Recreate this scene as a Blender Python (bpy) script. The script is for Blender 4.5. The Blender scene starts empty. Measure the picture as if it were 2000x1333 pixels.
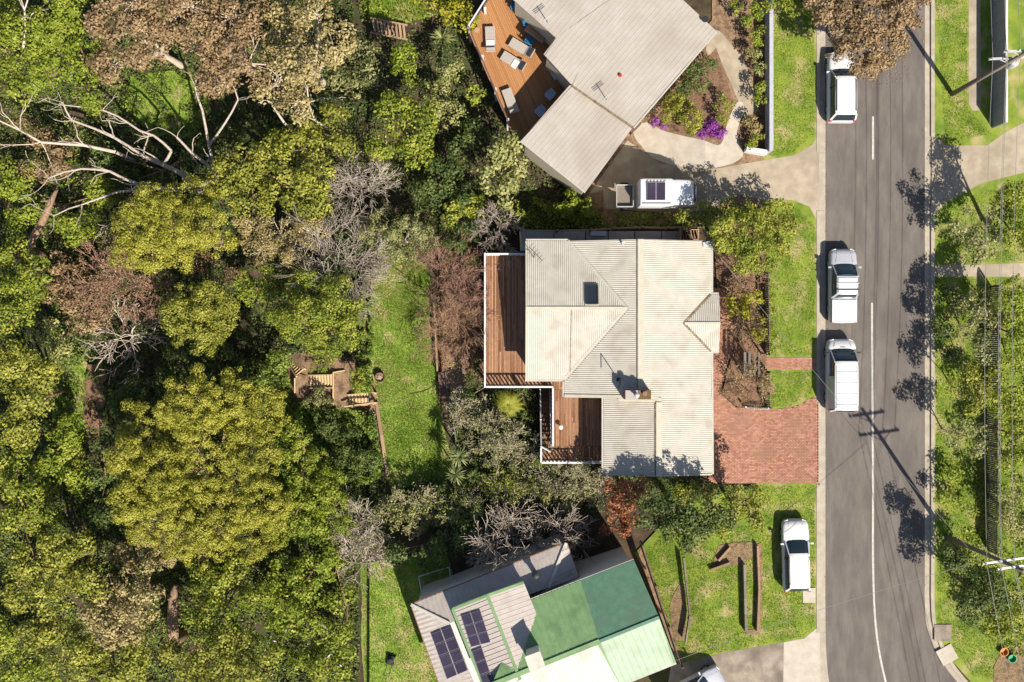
import bpy, bmesh, math, random
import numpy as np
from mathutils import Vector, Matrix

# ------------------------------------------------------------------ camera, sky, sun, exposure
SC = bpy.context.scene
COL = SC.collection
H = 68.0          # flying height of the camera above the street, metres
PPM = 29.0        # photograph pixels per metre at street level
cam = bpy.data.cameras.new('camera'); cam_ob = bpy.data.objects.new('camera', cam); COL.objects.link(cam_ob)
cam_ob.location = (0, 0, H); cam_ob.rotation_euler = (0, 0, 0)
cam.sensor_width = 36.0; cam.lens = 18.0 / ((1000 / PPM) / H); cam.clip_end = 2000; cam.clip_start = 0.5
SC.camera = cam_ob
SUN_EL = math.radians(45); SUN_AZ = math.atan2(0.55, -0.835)
SUN = Vector((math.sin(SUN_AZ) * math.cos(SUN_EL), math.cos(SUN_AZ) * math.cos(SUN_EL), math.sin(SUN_EL)))
world = bpy.data.worlds.new('World'); SC.world = world; world.use_nodes = True
wn = world.node_tree; bg = wn.nodes['Background']
sky = wn.nodes.new('ShaderNodeTexSky'); sky.sky_type = 'NISHITA'; sky.sun_disc = False
sky.sun_elevation = SUN_EL; sky.sun_rotation = SUN_AZ; sky.air_density = 1.0; sky.dust_density = 1.0
wn.links.new(sky.outputs[0], bg.inputs[0]); bg.inputs[1].default_value = 0.068
sl = bpy.data.lights.new('sun', 'SUN'); sl.energy = 5.0; sl.angle = math.radians(0.5); sl.color = (1.0, 0.925, 0.79)
so = bpy.data.objects.new('sun', sl); COL.objects.link(so); so.rotation_euler = SUN.to_track_quat('Z', 'Y').to_euler()
so.location = SUN * 120
SC.view_settings.view_transform = 'Standard'; SC.view_settings.look = 'None'
SC.view_settings.exposure = 0.92; SC.view_settings.gamma = 1.0; SC.view_settings.use_curve_mapping = False
SC.render.engine = 'CYCLES'
SC.cycles.max_bounces = 5; SC.cycles.diffuse_bounces = 2; SC.cycles.glossy_bounces = 2
SC.cycles.transmission_bounces = 3; SC.cycles.transparent_max_bounces = 4
SC.cycles.use_denoising = True

random.seed(7); RNG = np.random.default_rng(11)

# ------------------------------------------------------------------ terrain height and the survey grid
TX = [-320, -36, -17.2, -15.2, -14.6, -12.6, -11.6, -10.05, -10.0, -5.25, -5.2, -4.9, 3.5, 13.0, 320]
TZ = [-9, -7.6, -6.4, -5.0, -4.9, -3.95, -3.85, -3.4, -2.95, -2.9, -2.9, -2.45, -2.2, 0, 0]
def T(x): return float(np.interp(x, TX, TZ))
def W(px, py, z=0.0):
    s = (H - z) / H / PPM
    return Vector(((px - 1000) * s, (666.5 - py) * s, z))
def G(px, py, dz=0.0):
    z = 0.0
    for _ in range(8): z = T(W(px, py, z).x)
    p = W(px, py, z); p.z = T(p.x) + dz
    return p

# ------------------------------------------------------------------ materials
MATS = {}
def nd(nt, t, **kw):
    n = nt.nodes.new(t)
    for k, v in kw.items(): setattr(n, k, v)
    return n
def mat(name, c1, c2=None, scale=2.0, rough=0.75, bump=0.0, bscale=20.0, metal=0.0, spec=0.3, c3=None, scale3=0.4,
        stretch=(1, 1, 1), detail=6.0, lo=0.35, hi=0.65):
    m = bpy.data.materials.new(name); m.use_nodes = True; nt = m.node_tree
    b = nt.nodes['Principled BSDF']
    b.inputs['Roughness'].default_value = rough; b.inputs['Metallic'].default_value = metal
    b.inputs['Specular IOR Level'].default_value = spec
    geo = nd(nt, 'ShaderNodeNewGeometry')
    mp = nd(nt, 'ShaderNodeMapping'); mp.inputs['Scale'].default_value = stretch
    nt.links.new(geo.outputs['Position'], mp.inputs['Vector'])
    if c2 is None:
        b.inputs['Base Color'].default_value = (*c1, 1)
    else:
        n = nd(nt, 'ShaderNodeTexNoise'); n.inputs['Scale'].default_value = scale; n.inputs['Detail'].default_value = detail
        n.inputs['Roughness'].default_value = 0.65
        nt.links.new(mp.outputs[0], n.inputs['Vector'])
        r = nd(nt, 'ShaderNodeValToRGB')
        r.color_ramp.elements[0].position = lo; r.color_ramp.elements[1].position = hi
        r.color_ramp.elements[0].color = (*c1, 1); r.color_ramp.elements[1].color = (*c2, 1)
        nt.links.new(n.outputs['Fac'], r.inputs[0])
        out = r.outputs[0]
        if c3 is not None:
            n3 = nd(nt, 'ShaderNodeTexNoise'); n3.inputs['Scale'].default_value = scale3; n3.inputs['Detail'].default_value = 5
            nt.links.new(mp.outputs[0], n3.inputs['Vector'])
            r3 = nd(nt, 'ShaderNodeValToRGB'); r3.color_ramp.elements[0].position = 0.5; r3.color_ramp.elements[1].position = 0.68
            nt.links.new(n3.outputs['Fac'], r3.inputs[0])
            mx = nd(nt, 'ShaderNodeMixRGB'); nt.links.new(r3.outputs[0], mx.inputs[0])
            nt.links.new(out, mx.inputs[1]); mx.inputs[2].default_value = (*c3, 1); out = mx.outputs[0]
        nt.links.new(out, b.inputs['Base Color'])
    if bump > 0:
        nb = nd(nt, 'ShaderNodeTexNoise'); nb.inputs['Scale'].default_value = bscale; nb.inputs['Detail'].default_value = 5
        nt.links.new(mp.outputs[0], nb.inputs['Vector'])
        bp = nd(nt, 'ShaderNodeBump'); bp.inputs['Strength'].default_value = bump; bp.inputs['Distance'].default_value = 0.05
        nt.links.new(nb.outputs['Fac'], bp.inputs['Height']); nt.links.new(bp.outputs[0], b.inputs['Normal'])
    MATS[name] = m
    return m
def piece_mat(name, cols, rough=0.7, grain=(1, 1, 1), gscale=6.0, gamt=0.35, wear=None, wearscale=0.6):
    """colour picked per separate piece (Random Per Island), with grain on top"""
    m = bpy.data.materials.new(name); m.use_nodes = True; nt = m.node_tree; b = nt.nodes['Principled BSDF']
    b.inputs['Roughness'].default_value = rough; b.inputs['Specular IOR Level'].default_value = 0.25
    geo = nd(nt, 'ShaderNodeNewGeometry'); oi = nd(nt, 'ShaderNodeObjectInfo')
    ad = nd(nt, 'ShaderNodeMath', operation='ADD'); fr = nd(nt, 'ShaderNodeMath', operation='FRACT')
    nt.links.new(geo.outputs['Random Per Island'], ad.inputs[0]); nt.links.new(oi.outputs['Random'], ad.inputs[1]); nt.links.new(ad.outputs[0], fr.inputs[0])
    r = nd(nt, 'ShaderNodeValToRGB'); cr = r.color_ramp
    for i, c in enumerate(cols):
        if i == 0: e = cr.elements[0]
        elif i == len(cols) - 1: e = cr.elements[len(cr.elements) - 1]
        else: e = cr.elements.new(0.5)
        e.position = i / (len(cols) - 1); e.color = (*c, 1)
    cs = sorted(cr.elements, key=lambda e: e.position)
    nt.links.new(fr.outputs[0], r.inputs[0])
    mp = nd(nt, 'ShaderNodeMapping'); mp.inputs['Scale'].default_value = grain
    nt.links.new(geo.outputs['Position'], mp.inputs['Vector'])
    n = nd(nt, 'ShaderNodeTexNoise'); n.inputs['Scale'].default_value = gscale; n.inputs['Detail'].default_value = 6
    nt.links.new(mp.outputs[0], n.inputs['Vector'])
    mr = nd(nt, 'ShaderNodeMapRange'); mr.inputs[1].default_value = 0.3; mr.inputs[2].default_value = 0.7
    mr.inputs[3].default_value = 1 - gamt; mr.inputs[4].default_value = 1 + gamt
    nt.links.new(n.outputs['Fac'], mr.inputs[0])
    mx = nd(nt, 'ShaderNodeVectorMath', operation='SCALE')
    nt.links.new(r.outputs[0], mx.inputs[0]); nt.links.new(mr.outputs[0], mx.inputs['Scale'])
    out = mx.outputs[0]
    if wear:
        n3 = nd(nt, 'ShaderNodeTexNoise'); n3.inputs['Scale'].default_value = wearscale; n3.inputs['Detail'].default_value = 6
        nt.links.new(geo.outputs['Position'], n3.inputs['Vector'])
        r3 = nd(nt, 'ShaderNodeValToRGB'); r3.color_ramp.elements[0].position = 0.5; r3.color_ramp.elements[1].position = 0.72
        nt.links.new(n3.outputs['Fac'], r3.inputs[0])
        m3 = nd(nt, 'ShaderNodeMixRGB'); nt.links.new(r3.outputs[0], m3.inputs[0]); nt.links.new(out, m3.inputs[1]); m3.inputs[2].default_value = (*wear, 1)
        out = m3.outputs[0]
    nt.links.new(out, b.inputs['Base Color'])
    MATS[name] = m
def leaf_mat(name, dark, mid, light, trans=0.28, patch=0.5, rough=0.55):
    m = bpy.data.materials.new(name); m.use_nodes = True; nt = m.node_tree; b = nt.nodes['Principled BSDF']
    b.inputs['Roughness'].default_value = rough; b.inputs['Specular IOR Level'].default_value = 0.25
    geo = nd(nt, 'ShaderNodeNewGeometry'); oi = nd(nt, 'ShaderNodeObjectInfo')
    n = nd(nt, 'ShaderNodeTexNoise'); n.inputs['Scale'].default_value = patch; n.inputs['Detail'].default_value = 4
    nt.links.new(geo.outputs['Position'], n.inputs['Vector'])
    ma = nd(nt, 'ShaderNodeMath', operation='MULTIPLY'); ma.inputs[1].default_value = 0.62
    nt.links.new(geo.outputs['Random Per Island'], ma.inputs[0])
    mb_ = nd(nt, 'ShaderNodeMath', operation='MULTIPLY_ADD'); mb_.inputs[1].default_value = 1.5; mb_.inputs[2].default_value = -0.55
    nt.links.new(n.outputs['Fac'], mb_.inputs[0])
    ad = nd(nt, 'ShaderNodeMath', operation='ADD'); nt.links.new(ma.outputs[0], ad.inputs[0]); nt.links.new(mb_.outputs[0], ad.inputs[1])
    r = nd(nt, 'ShaderNodeValToRGB'); e = r.color_ramp.elements
    e[0].position = 0.05; e[0].color = (*dark, 1); e[1].position = 0.95; e[1].color = (*light, 1)
    k = r.color_ramp.elements.new(0.5); k.color = (*mid, 1)
    nt.links.new(ad.outputs[0], r.inputs[0]); nt.links.new(r.outputs[0], b.inputs['Base Color'])
    t = nd(nt, 'ShaderNodeBsdfTranslucent'); nt.links.new(r.outputs[0], t.inputs['Color'])
    mx = nd(nt, 'ShaderNodeMixShader'); mx.inputs[0].default_value = trans
    nt.links.new(b.outputs[0], mx.inputs[1]); nt.links.new(t.outputs[0], mx.inputs[2])
    nt.links.new(mx.outputs[0], nt.nodes['Material Output'].inputs[0])
    MATS[name] = m

# ground and paving
mat('soil', (.030, .020, .012), (.085, .058, .036), 1.3, .95, .6, 9, c3=(.040, .055, .014), scale3=.35)
mat('mulch', (.10, .058, .036), (.23, .135, .085), 9, .95, .7, 16, c3=(.07, .040, .025), scale3=2.5)
mat('dirt', (.15, .092, .055), (.27, .18, .112), 7, .95, .6, 16, c3=(.10, .065, .04), scale3=2.2)
mat('lawn', (.105, .185, .018), (.215, .285, .045), 1.5, .9, .5, 22, c3=(.33, .27, .125), scale3=.8)
mat('lawn_front', (.080, .140, .010), (.195, .235, .030), .8, .9, .5, 22, c3=(.30, .255, .11), scale3=.75)
mat('asphalt', (.100, .086, .078), (.142, .124, .112), 1.1, .9, .4, 60, c3=(.094, .080, .073), scale3=.45, stretch=(1.6, .40, 1))
mat('kerb_concrete', (.285, .245, .195), (.36, .315, .26), 2.2, .9, .3, 30, c3=(.27, .24, .19), scale3=.9)
mat('concrete', (.25, .205, .150), (.35, .295, .225), 1.3, .9, .3, 25, c3=(.23, .19, .14), scale3=.45)
mat('pale_concrete', (.34, .295, .245), (.42, .375, .32), 1.6, .9, .25, 25)
mat('old_concrete', (.18, .145, .115), (.29, .245, .20), 1.5, .9, .35, 25, c3=(.13, .105, .085), scale3=.6)
mat('paver', (.26, .235, .215), (.38, .355, .325), 14, .9, .4, 40)
mat('paint_white', (.30, .28, .26), (.46, .44, .41), 5, .7, .1, 40)
piece_mat('brick', [(.255, .115, .078), (.33, .160, .108), (.40, .215, .150)], .85, (1, 1, 1), 9, .2, wear=(.27, .145, .10), wearscale=.5)
mat('mortar', (.19, .12, .085), (.25, .165, .12), 8, .95)
# house
mat('roof_cream', (.372, .346, .300), (.420, .396, .350), 2.6, .5, 0, c3=(.335, .305, .255), scale3=1.3, spec=.3)
mat('roof_trim', (.37, .34, .27), (.43, .40, .33), 3, .5)
mat('gutter', (.33, .31, .27), (.40, .38, .33), 3, .5)
mat('flashing_rust', (.075, .055, .035), (.26, .19, .12), 4, .8)
mat('roof_grey', (.305, .272, .240), (.345, .312, .280), 1.1, .6, 0, c3=(.275, .240, .205), scale3=.25, spec=.25)
mat('roof_tile_white', (.31, .272, .25), (.37, .33, .305), 2.0, .7, .3, 14)
mat('roof_green', (.110, .195, .085), (.145, .235, .110), 2.5, .55, c3=(.085, .155, .070), scale3=.8)
mat('roof_dark_green', (.058, .130, .088), (.080, .165, .112), 2.5, .55, c3=(.075, .125, .090), scale3=.7)
mat('roof_mint', (.215, .290, .205), (.250, .330, .240), 2.2, .55, c3=(.20, .255, .18), scale3=.8)
mat('roof_white', (.385, .365, .32), (.44, .42, .38), 2, .6, .2, 20, c3=(.34, .315, .27), scale3=.8)
mat('wall_cream', (.36, .32, .25), (.42, .38, .30), 3, .85)
mat('wall_white', (.50, .48, .44), (.58, .56, .52), 3, .8)
mat('trim_white', (.47, .46, .48), (.55, .54, .56), 5, .5)
mat('glass', (.015, .022, .03), rough=.08, spec=.6)
mat('window_glass', (.03, .045, .06), rough=.08, spec=.6)
piece_mat('deck_board', [(.140, .066, .033), (.235, .118, .062), (.360, .200, .118)], .7, (14, 1.0, 1), 3, .34, wear=(.26, .14, .088), wearscale=.6)
piece_mat('deck_orange', [(.27, .122, .047), (.31, .145, .058), (.34, .165, .07)], .75, (6, 6, 1), 2, .12)
piece_mat('tread_dark', [(.13, .062, .034), (.19, .09, .05)], .75, (6, 6, 1), 4, .25)
piece_mat('timber_pale', [(.44, .30, .16), (.54, .39, .22), (.50, .33, .18)], .75, (8, 8, 1), 4, .25)
piece_mat('timber_old', [(.20, .13, .08), (.30, .205, .13), (.26, .16, .10)], .85, (6, 6, 1), 4, .35)
piece_mat('timber_brown', [(.10, .055, .042), (.135, .075, .058)], .6, (6, 6, 1), 3, .2)
piece_mat('timber_grey', [(.115, .095, .078), (.19, .165, .14)], .85, (6, 6, 1), 4, .3)
piece_mat('fence_dark', [(.055, .040, .032), (.095, .070, .055)], .85, (6, 6, 1), 4, .3)
mat('chimney_brick', (.16, .08, .055), (.26, .14, .095), 7, .85, .4, 18)
mat('moss', (.07, .055, .02), (.15, .10, .05), 9, .95, .6, 20)
mat('steel', (.30, .31, .32), rough=.35, metal=.7)
mat('galv', (.40, .40, .40), (.50, .50, .50), 6, .5, metal=.3)
mat('black_metal', (.02, .02, .022), rough=.5)
mat('black_plastic', (.018, .018, .02), rough=.6)
mat('rust', (.10, .04, .022), (.19, .085, .045), 8, .85, .4, 30)
mat('ash', (.12, .08, .055), (.28, .20, .13), 16, .95, .6, 30)
mat('wall_grey', (.30, .31, .35), (.36, .37, .41), 3, .7)
mat('roof_blue_grey', (.235, .230, .235), (.265, .262, .268), 2, .5)
mat('solar_cell', (.028, .022, .040), (.045, .036, .058), .8, .22, spec=.5)
mat('solar_frame', (.33, .30, .36), rough=.4, metal=.4)
# vehicles
mat('car_white', (.52, .52, .535), rough=.3, spec=.5)
mat('car_silver', (.40, .405, .445), rough=.28, spec=.5, metal=.15)
mat('car_dark', (.03, .033, .038), rough=.25, spec=.5)
mat('car_glass', (.012, .022, .030), rough=.06, spec=.7)
mat('tyre', (.018, .018, .018), rough=.85)
mat('rim', (.45, .45, .46), rough=.35, metal=.7)
mat('lamp_red', (.45, .02, .02), rough=.25)
mat('lamp_clear', (.65, .65, .63), rough=.15)
mat('seam', (.33, .33, .36), rough=.5)
mat('interior', (.06, .06, .065), rough=.8)
# furniture
mat('wicker_grey', (.24, .21, .19), (.36, .32, .29), 22, .85)
mat('towel_white', (.5, .49, .47), rough=.9)
mat('chair_blue', (.02, .13, .26), rough=.6)
mat('chair_pale', (.36, .38, .46), rough=.6)
mat('pot', (.30, .20, .13), rough=.8)
mat('flower_purple', (.30, .05, .33), rough=.8)
mat('toy_green', (.03, .26, .12), rough=.5)
mat('toy_orange', (.45, .18, .03), rough=.5)
mat('wire', (.22, .21, .20), rough=.6)
mat('pole_wood', (.13, .10, .08), (.20, .165, .135), 6, .9, stretch=(8, 8, 1))
mat('ceramic', (.60, .57, .52), rough=.3)
# bark
mat('bark_grey', (.26, .215, .18), (.42, .36, .31), 8, .9)
mat('bark_brown', (.15, .095, .06), (.27, .18, .115), 6, .9, .5, 20)
mat('bark_pale', (.36, .29, .235), (.52, .44, .37), 6, .9)
mat('bark_red', (.25, .130, .095), (.40, .235, .180), 6, .9)
mat('bark_rust', (.26, .15, .09), (.40, .26, .17), 6, .9)
mat('bark_dark', (.05, .035, .025), (.10, .07, .05), 6, .9)
# foliage
leaf_mat('leaf_wattle', (.125, .135, .014), (.300, .295, .036), (.480, .450, .085), .30, .8)
leaf_mat('leaf_olive', (.110, .128, .016), (.240, .250, .036), (.420, .405, .080), .30, .7)
leaf_mat('leaf_green', (.075, .115, .012), (.205, .245, .028), (.400, .400, .065), .32, .7)
leaf_mat('leaf_lime', (.110, .165, .014), (.225, .275, .028), (.360, .390, .065), .34, .6)
leaf_mat('leaf_ivy', (.070, .118, .016), (.155, .220, .030), (.290, .350, .075), .32, .8)
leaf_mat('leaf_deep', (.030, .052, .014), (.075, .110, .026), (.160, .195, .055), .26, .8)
leaf_mat('leaf_grey', (.095, .115, .034), (.215, .225, .078), (.400, .380, .190), .26, .9)
leaf_mat('leaf_sage', (.125, .145, .040), (.265, .270, .085), (.430, .410, .175), .26, .8)
leaf_mat('leaf_brown', (.150, .098, .050), (.275, .185, .095), (.390, .280, .155), .26, .6)
leaf_mat('leaf_tan', (.195, .155, .062), (.330, .265, .110), (.460, .380, .185), .26, .8)
leaf_mat('leaf_red', (.180, .060, .028), (.310, .115, .050), (.410, .200, .100), .28, .9)
leaf_mat('leaf_yellow', (.190, .195, .014), (.330, .315, .025), (.430, .400, .055), .34, .8)
leaf_mat('leaf_fern', (.170, .200, .016), (.290, .300, .032), (.400, .400, .080), .34, 1.2)
leaf_mat('leaf_burgundy', (.075, .030, .027), (.150, .070, .062), (.260, .145, .120), .25, 1.5)
leaf_mat('leaf_blade', (.080, .110, .028), (.170, .195, .065), (.330, .330, .160), .25, 1.5)
leaf_mat('grass_blade', (.085, .165, .012), (.185, .265, .028), (.340, .345, .110), .32, .9)
leaf_mat('grass_dry', (.210, .195, .095), (.330, .305, .170), (.430, .400, .260), .28, .6)
leaf_mat('leaf_purple', (.180, .028, .210), (.290, .070, .330), (.380, .150, .410), .28, .9)
leaf_mat('flower_white', (.42, .38, .36), (.52, .47, .45), (.60, .54, .53), .2, .9)

# ------------------------------------------------------------------ mesh helpers
def tag(o, label=None, cat=None, group=None, kind=None):
    if label: o['label'] = label
    if cat: o['category'] = cat
    if group: o['group'] = group
    if kind: o['kind'] = kind
    return o
def thing(name, label, cat, loc=(0, 0, 0), rz=0.0, group=None):
    o = bpy.data.objects.new(name, None); COL.objects.link(o)
    o.empty_display_size = 0.3
    o.location = loc; o.rotation_euler = (0, 0, rz)
    return tag(o, label, cat, group)
def root_of(o):
    while o.parent: o = o.parent
    return o
def link_mesh(name, me, m, parent=None):
    o = bpy.data.objects.new(name, me); COL.objects.link(o)
    if m: me.materials.append(MATS[m] if isinstance(m, str) else m)
    if parent: o.parent = parent
    return o
class MB:
    def __init__(s): s.v = []; s.f = []
    def add(s, vs, fs):
        o = len(s.v); s.v += [tuple(v) for v in vs]; s.f += [tuple(i + o for i in f) for f in fs]; return s
    def box(s, c, d, rz=0.0):
        ca, sa = math.cos(rz), math.sin(rz); vs = []
        for z in (-.5, .5):
            for x, y in ((-.5, -.5), (.5, -.5), (.5, .5), (-.5, .5)):
                X, Y = x * d[0], y * d[1]
                vs.append((c[0] + X * ca - Y * sa, c[1] + X * sa + Y * ca, c[2] + z * d[2]))
        return s.add(vs, [(3, 2, 1, 0), (4, 5, 6, 7), (0, 1, 5, 4), (1, 2, 6, 5), (2, 3, 7, 6), (3, 0, 4, 7)])
    def bar(s, a, b, w, h):
        """rectangular bar from a to b; w across, h vertical-ish"""
        a, b = Vector(a), Vector(b); d = (b - a).normalized()
        u = d.cross(Vector((0, 0, 1)))
        u = Vector((1, 0, 0)) if u.length < 1e-4 else u.normalized()
        n = u.cross(d).normalized(); vs = []
        for p in (a, b):
            for i, j in ((-1, -1), (1, -1), (1, 1), (-1, 1)): vs.append(p + u * (i * w / 2) + n * (j * h / 2))
        return s.add(vs, [(3, 2, 1, 0), (4, 5, 6, 7), (0, 1, 5, 4), (1, 2, 6, 5), (2, 3, 7, 6), (3, 0, 4, 7)])
    def prism(s, poly, z0, z1):
        """poly: xy list; z0/z1 numbers or lists"""
        n = len(poly); A = z0 if isinstance(z0, (list, tuple)) else [z0] * n; B = z1 if isinstance(z1, (list, tuple)) else [z1] * n
        if sum(poly[i][0] * poly[(i + 1) % n][1] - poly[(i + 1) % n][0] * poly[i][1] for i in range(n)) < 0:
            poly = poly[::-1]; A = A[::-1]; B = B[::-1]
        vs = [(p[0], p[1], A[i]) for i, p in enumerate(poly)] + [(p[0], p[1], B[i]) for i, p in enumerate(poly)]
        fs = [tuple(range(n))[::-1], tuple(range(n, 2 * n))] + [(i, (i + 1) % n, n + (i + 1) % n, n + i) for i in range(n)]
        return s.add(vs, fs)
    def slab(s, pts, t):
        """planar 3d polygon thickened downwards by t"""
        n = len(pts); pts = [Vector(p) for p in pts]
        if sum(pts[i].x * pts[(i + 1) % n].y - pts[(i + 1) % n].x * pts[i].y for i in range(n)) < 0: pts = pts[::-1]
        vs = [p - Vector((0, 0, t)) for p in pts] + pts
        fs = [tuple(range(n))[::-1], tuple(range(n, 2 * n))] + [(i, (i + 1) % n, n + (i + 1) % n, n + i) for i in range(n)]
        return s.add(vs, fs)
    def tube(s, pts, rad, n=6):
        pts = [Vector(p) for p in pts]; m = len(pts)
        rad = rad if isinstance(rad, (list, tuple)) else [rad] * m
        vs, fs = [], []; u = None
        for i, p in enumerate(pts):
            d = (pts[min(i + 1, m - 1)] - pts[max(i - 1, 0)]).normalized()
            if u is None: u = d.orthogonal().normalized()
            u = (u - d * u.dot(d)).normalized(); w = d.cross(u)
            for k in range(n):
                a = 2 * math.pi * k / n; vs.append(p + (u * math.cos(a) + w * math.sin(a)) * rad[i])
        for i in range(m - 1):
            for k in range(n):
                a = i * n + k; b = i * n + (k + 1) % n; fs.append((a, b, b + n, a + n))
        fs.append(tuple(range(n))[::-1]); fs.append(tuple(range((m - 1) * n, m * n)))
        return s.add(vs, fs)
    def lathe(s, c, prof, n=16):
        """prof: (radius, z) list"""
        vs, fs = [], []
        for r, z in prof:
            for k in range(n):
                a = 2 * math.pi * k / n; vs.append((c[0] + r * math.cos(a), c[1] + r * math.sin(a), c[2] + z))
        for i in range(len(prof) - 1):
            for k in range(n):
                a = i * n + k; b = i * n + (k + 1) % n; fs.append((a, b, b + n, a + n))
        fs.append(tuple(range(n))[::-1]); fs.append(tuple(range((len(prof) - 1) * n, len(prof) * n)))
        return s.add(vs, fs)
    def build(s, name, m, parent=None, smooth=False, local=False):
        off = Vector((0, 0, 0))
        if parent is not None and not local: off = root_of(parent).location
        me = bpy.data.meshes.new(name)
        me.from_pydata([(v[0] - off.x, v[1] - off.y, v[2] - off.z) for v in s.v], [], s.f)
        if smooth: me.polygons.foreach_set('use_smooth', [True] * len(me.polygons))
        me.update()
        return link_mesh(name, me, m, parent)
def np_mesh(name, verts, quads, m, parent=None, tri=False):
    off = np.array(root_of(parent).location) if parent is not None else np.zeros(3)
    me = bpy.data.meshes.new(name); k = 3 if tri else 4; n = len(quads)
    me.vertices.add(len(verts)); me.vertices.foreach_set('co', (verts - off).astype(np.float32).ravel())
    me.loops.add(n * k); me.loops.foreach_set('vertex_index', quads.astype(np.int32).ravel())
    me.polygons.add(n); me.polygons.foreach_set('loop_start', np.arange(0, n * k, k, dtype=np.int32))
    me.polygons.foreach_set('loop_total', np.full(n, k, dtype=np.int32))
    me.update(calc_edges=True)
    return link_mesh(name, me, m, parent)
def catmull(pts, n=6, closed=True):
    P = [Vector((p[0], p[1], 0)) for p in pts]; out = []; m = len(P)
    for i in range(m if closed else m - 1):
        if closed: a, b, c, d = P[i - 1], P[i], P[(i + 1) % m], P[(i + 2) % m]
        else: a, b, c, d = P[max(i - 1, 0)], P[i], P[i + 1], P[min(i + 2, m - 1)]
        for k in range(n):
            t = k / n
            q = .5 * ((2 * b) + (c - a) * t + (2 * a - 5 * b + 4 * c - d) * t * t + (3 * b - a - 3 * c + d) * t ** 3)
            out.append((q.x, q.y))
    if not closed: out.append((P[-1].x, P[-1].y))
    return out
def rough_edges(pts, step=12, amp=3):
    out = []; m = len(pts)
    for i in range(m):
        a, b = Vector(pts[i]), Vector(pts[(i + 1) % m]); L = (b - a).length; k = max(1, int(L / step))
        nrm = Vector((-(b - a).y, (b - a).x)).normalized() if L > 1e-6 else Vector((0, 0))
        for j in range(k):
            q = a + (b - a) * (j / k)
            if j: q += nrm * random.uniform(-amp, amp)
            out.append((q.x, q.y))
    return out
def sheet(name, poly, m, off=0.004, kind='structure', label=None, curve=0, rough=0, parent=None):
    """a paved or planted surface lying on the terrain, outline in survey pixels"""
    if curve: poly = catmull(poly, curve)
    if rough: poly = rough_edges(poly, 10, rough)
    bm = bmesh.new(); vs = [bm.verts.new(G(*p)) for p in poly]
    f = bm.faces.new(vs); bm.normal_update()
    if f.normal.z < 0: f.normal_flip()
    bmesh.ops.triangulate(bm, faces=bm.faces[:])
    xs = [v.co.x for v in bm.verts]
    for x in TX:
        if min(xs) < x < max(xs):
            bmesh.ops.bisect_plane(bm, geom=bm.verts[:] + bm.edges[:] + bm.faces[:], plane_co=(x, 0, 0), plane_no=(1, 0, 0))
    for v in bm.verts: v.co.z = T(v.co.x) + off
    me = bpy.data.meshes.new(name); bm.to_mesh(me); bm.free()
    o = link_mesh(name, me, m, parent)
    if kind: tag(o, label, None, None, kind)
    return o
def ribbon(mb, pts, w, z0, z1):
    """a strip of constant width along a polyline (world xy), as a solid"""
    P = [Vector((p[0], p[1])) for p in pts]; L, R = [], []
    for i, p in enumerate(P):
        d = (P[min(i + 1, len(P) - 1)] - P[max(i - 1, 0)]).normalized(); n = Vector((-d.y, d.x))
        L.append(p + n * w / 2); R.append(p - n * w / 2)
    vs, fs = [], []
    for i in range(len(P)):
        vs += [(L[i].x, L[i].y, z0), (R[i].x, R[i].y, z0), (R[i].x, R[i].y, z1), (L[i].x, L[i].y, z1)]
    for i in range(len(P) - 1):
        a = i * 4; b = a + 4
        fs += [(a + 3, a + 2, b + 2, b + 3), (a, a + 3, b + 3, b), (a + 2, a + 1, b + 1, b + 2), (a + 1, a, b, b + 1)]
    k = (len(P) - 1) * 4
    fs += [(0, 1, 2, 3), (k + 3, k + 2, k + 1, k)]
    mb.add(vs, fs)

# ------------------------------------------------------------------ the ground
def build_ground():
    xs = sorted(set([-320, -120] + [x for x in TX if abs(x) < 200] + list(np.arange(-46, 46.1, 1.0)) + [120, 320]))
    ys = [-320, -120] + list(np.arange(-34, 34.1, 1.0)) + [120, 320]
    nx, ny = len(xs), len(ys); V = []
    for y in ys:
        for x in xs:
            z = T(x)
            if -46 < x < -17.5: z += .22 * math.sin(x * .9 + y * .5) * math.cos(y * .7 - x * .3)
            V.append((x, y, z))
    F = [(j * nx + i, j * nx + i + 1, (j + 1) * nx + i + 1, (j + 1) * nx + i) for j in range(ny - 1) for i in range(nx - 1)]
    mb = MB(); mb.add(V, F); tag(mb.build('ground', 'soil'), kind='structure')
build_ground()

# road with kerbs and markings
RL = [(1612, -60), (1612, 1000), (1612, 1200), (1614, 1280), (1622, 1345), (1650, 1420)]
RR = [(1806, -60), (1806, 1000), (1806, 1180), (1814, 1235), (1836, 1285), (1874, 1335), (1950, 1410)]
RLs = catmull(RL, 6, False); RRs = catmull(RR, 6, False)
sheet('road', RLs + RRs[::-1], 'asphalt', .004)
def kerb(side, y0, y1, h, name='kerb'):
    line = RLs if side < 0 else RRs; mb = MB()
    seg = [p for p in line if y0 < p[1] < y1]
    def at(y):
        for a, b in zip(line, line[1:]):
            if a[1] <= y <= b[1]: t = (y - a[1]) / max(1e-6, b[1] - a[1]); return (a[0] + (b[0] - a[0]) * t, y)
        return line[-1]
    pts = [at(y0)] + seg + [at(y1)]
    wp = [W(x + side * 5.5, y) for x, y in pts]; ribbon(mb, wp, .38, -.05, .02)          # channel
    wp = [W(x + side * 14.6, y) for x, y in pts]; ribbon(mb, wp, .24, -.05, h)           # upstand
    tag(mb.build(name, 'kerb_concrete'), kind='structure')
for y0, y1, h in ((-60, 298, .13), (298.3, 412, .05), (412.3, 786, .13), (786.3, 946, .05), (946.3, 1236, .13), (1236.3, 1410, .05)): kerb(-1, y0, y1, h)
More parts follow.
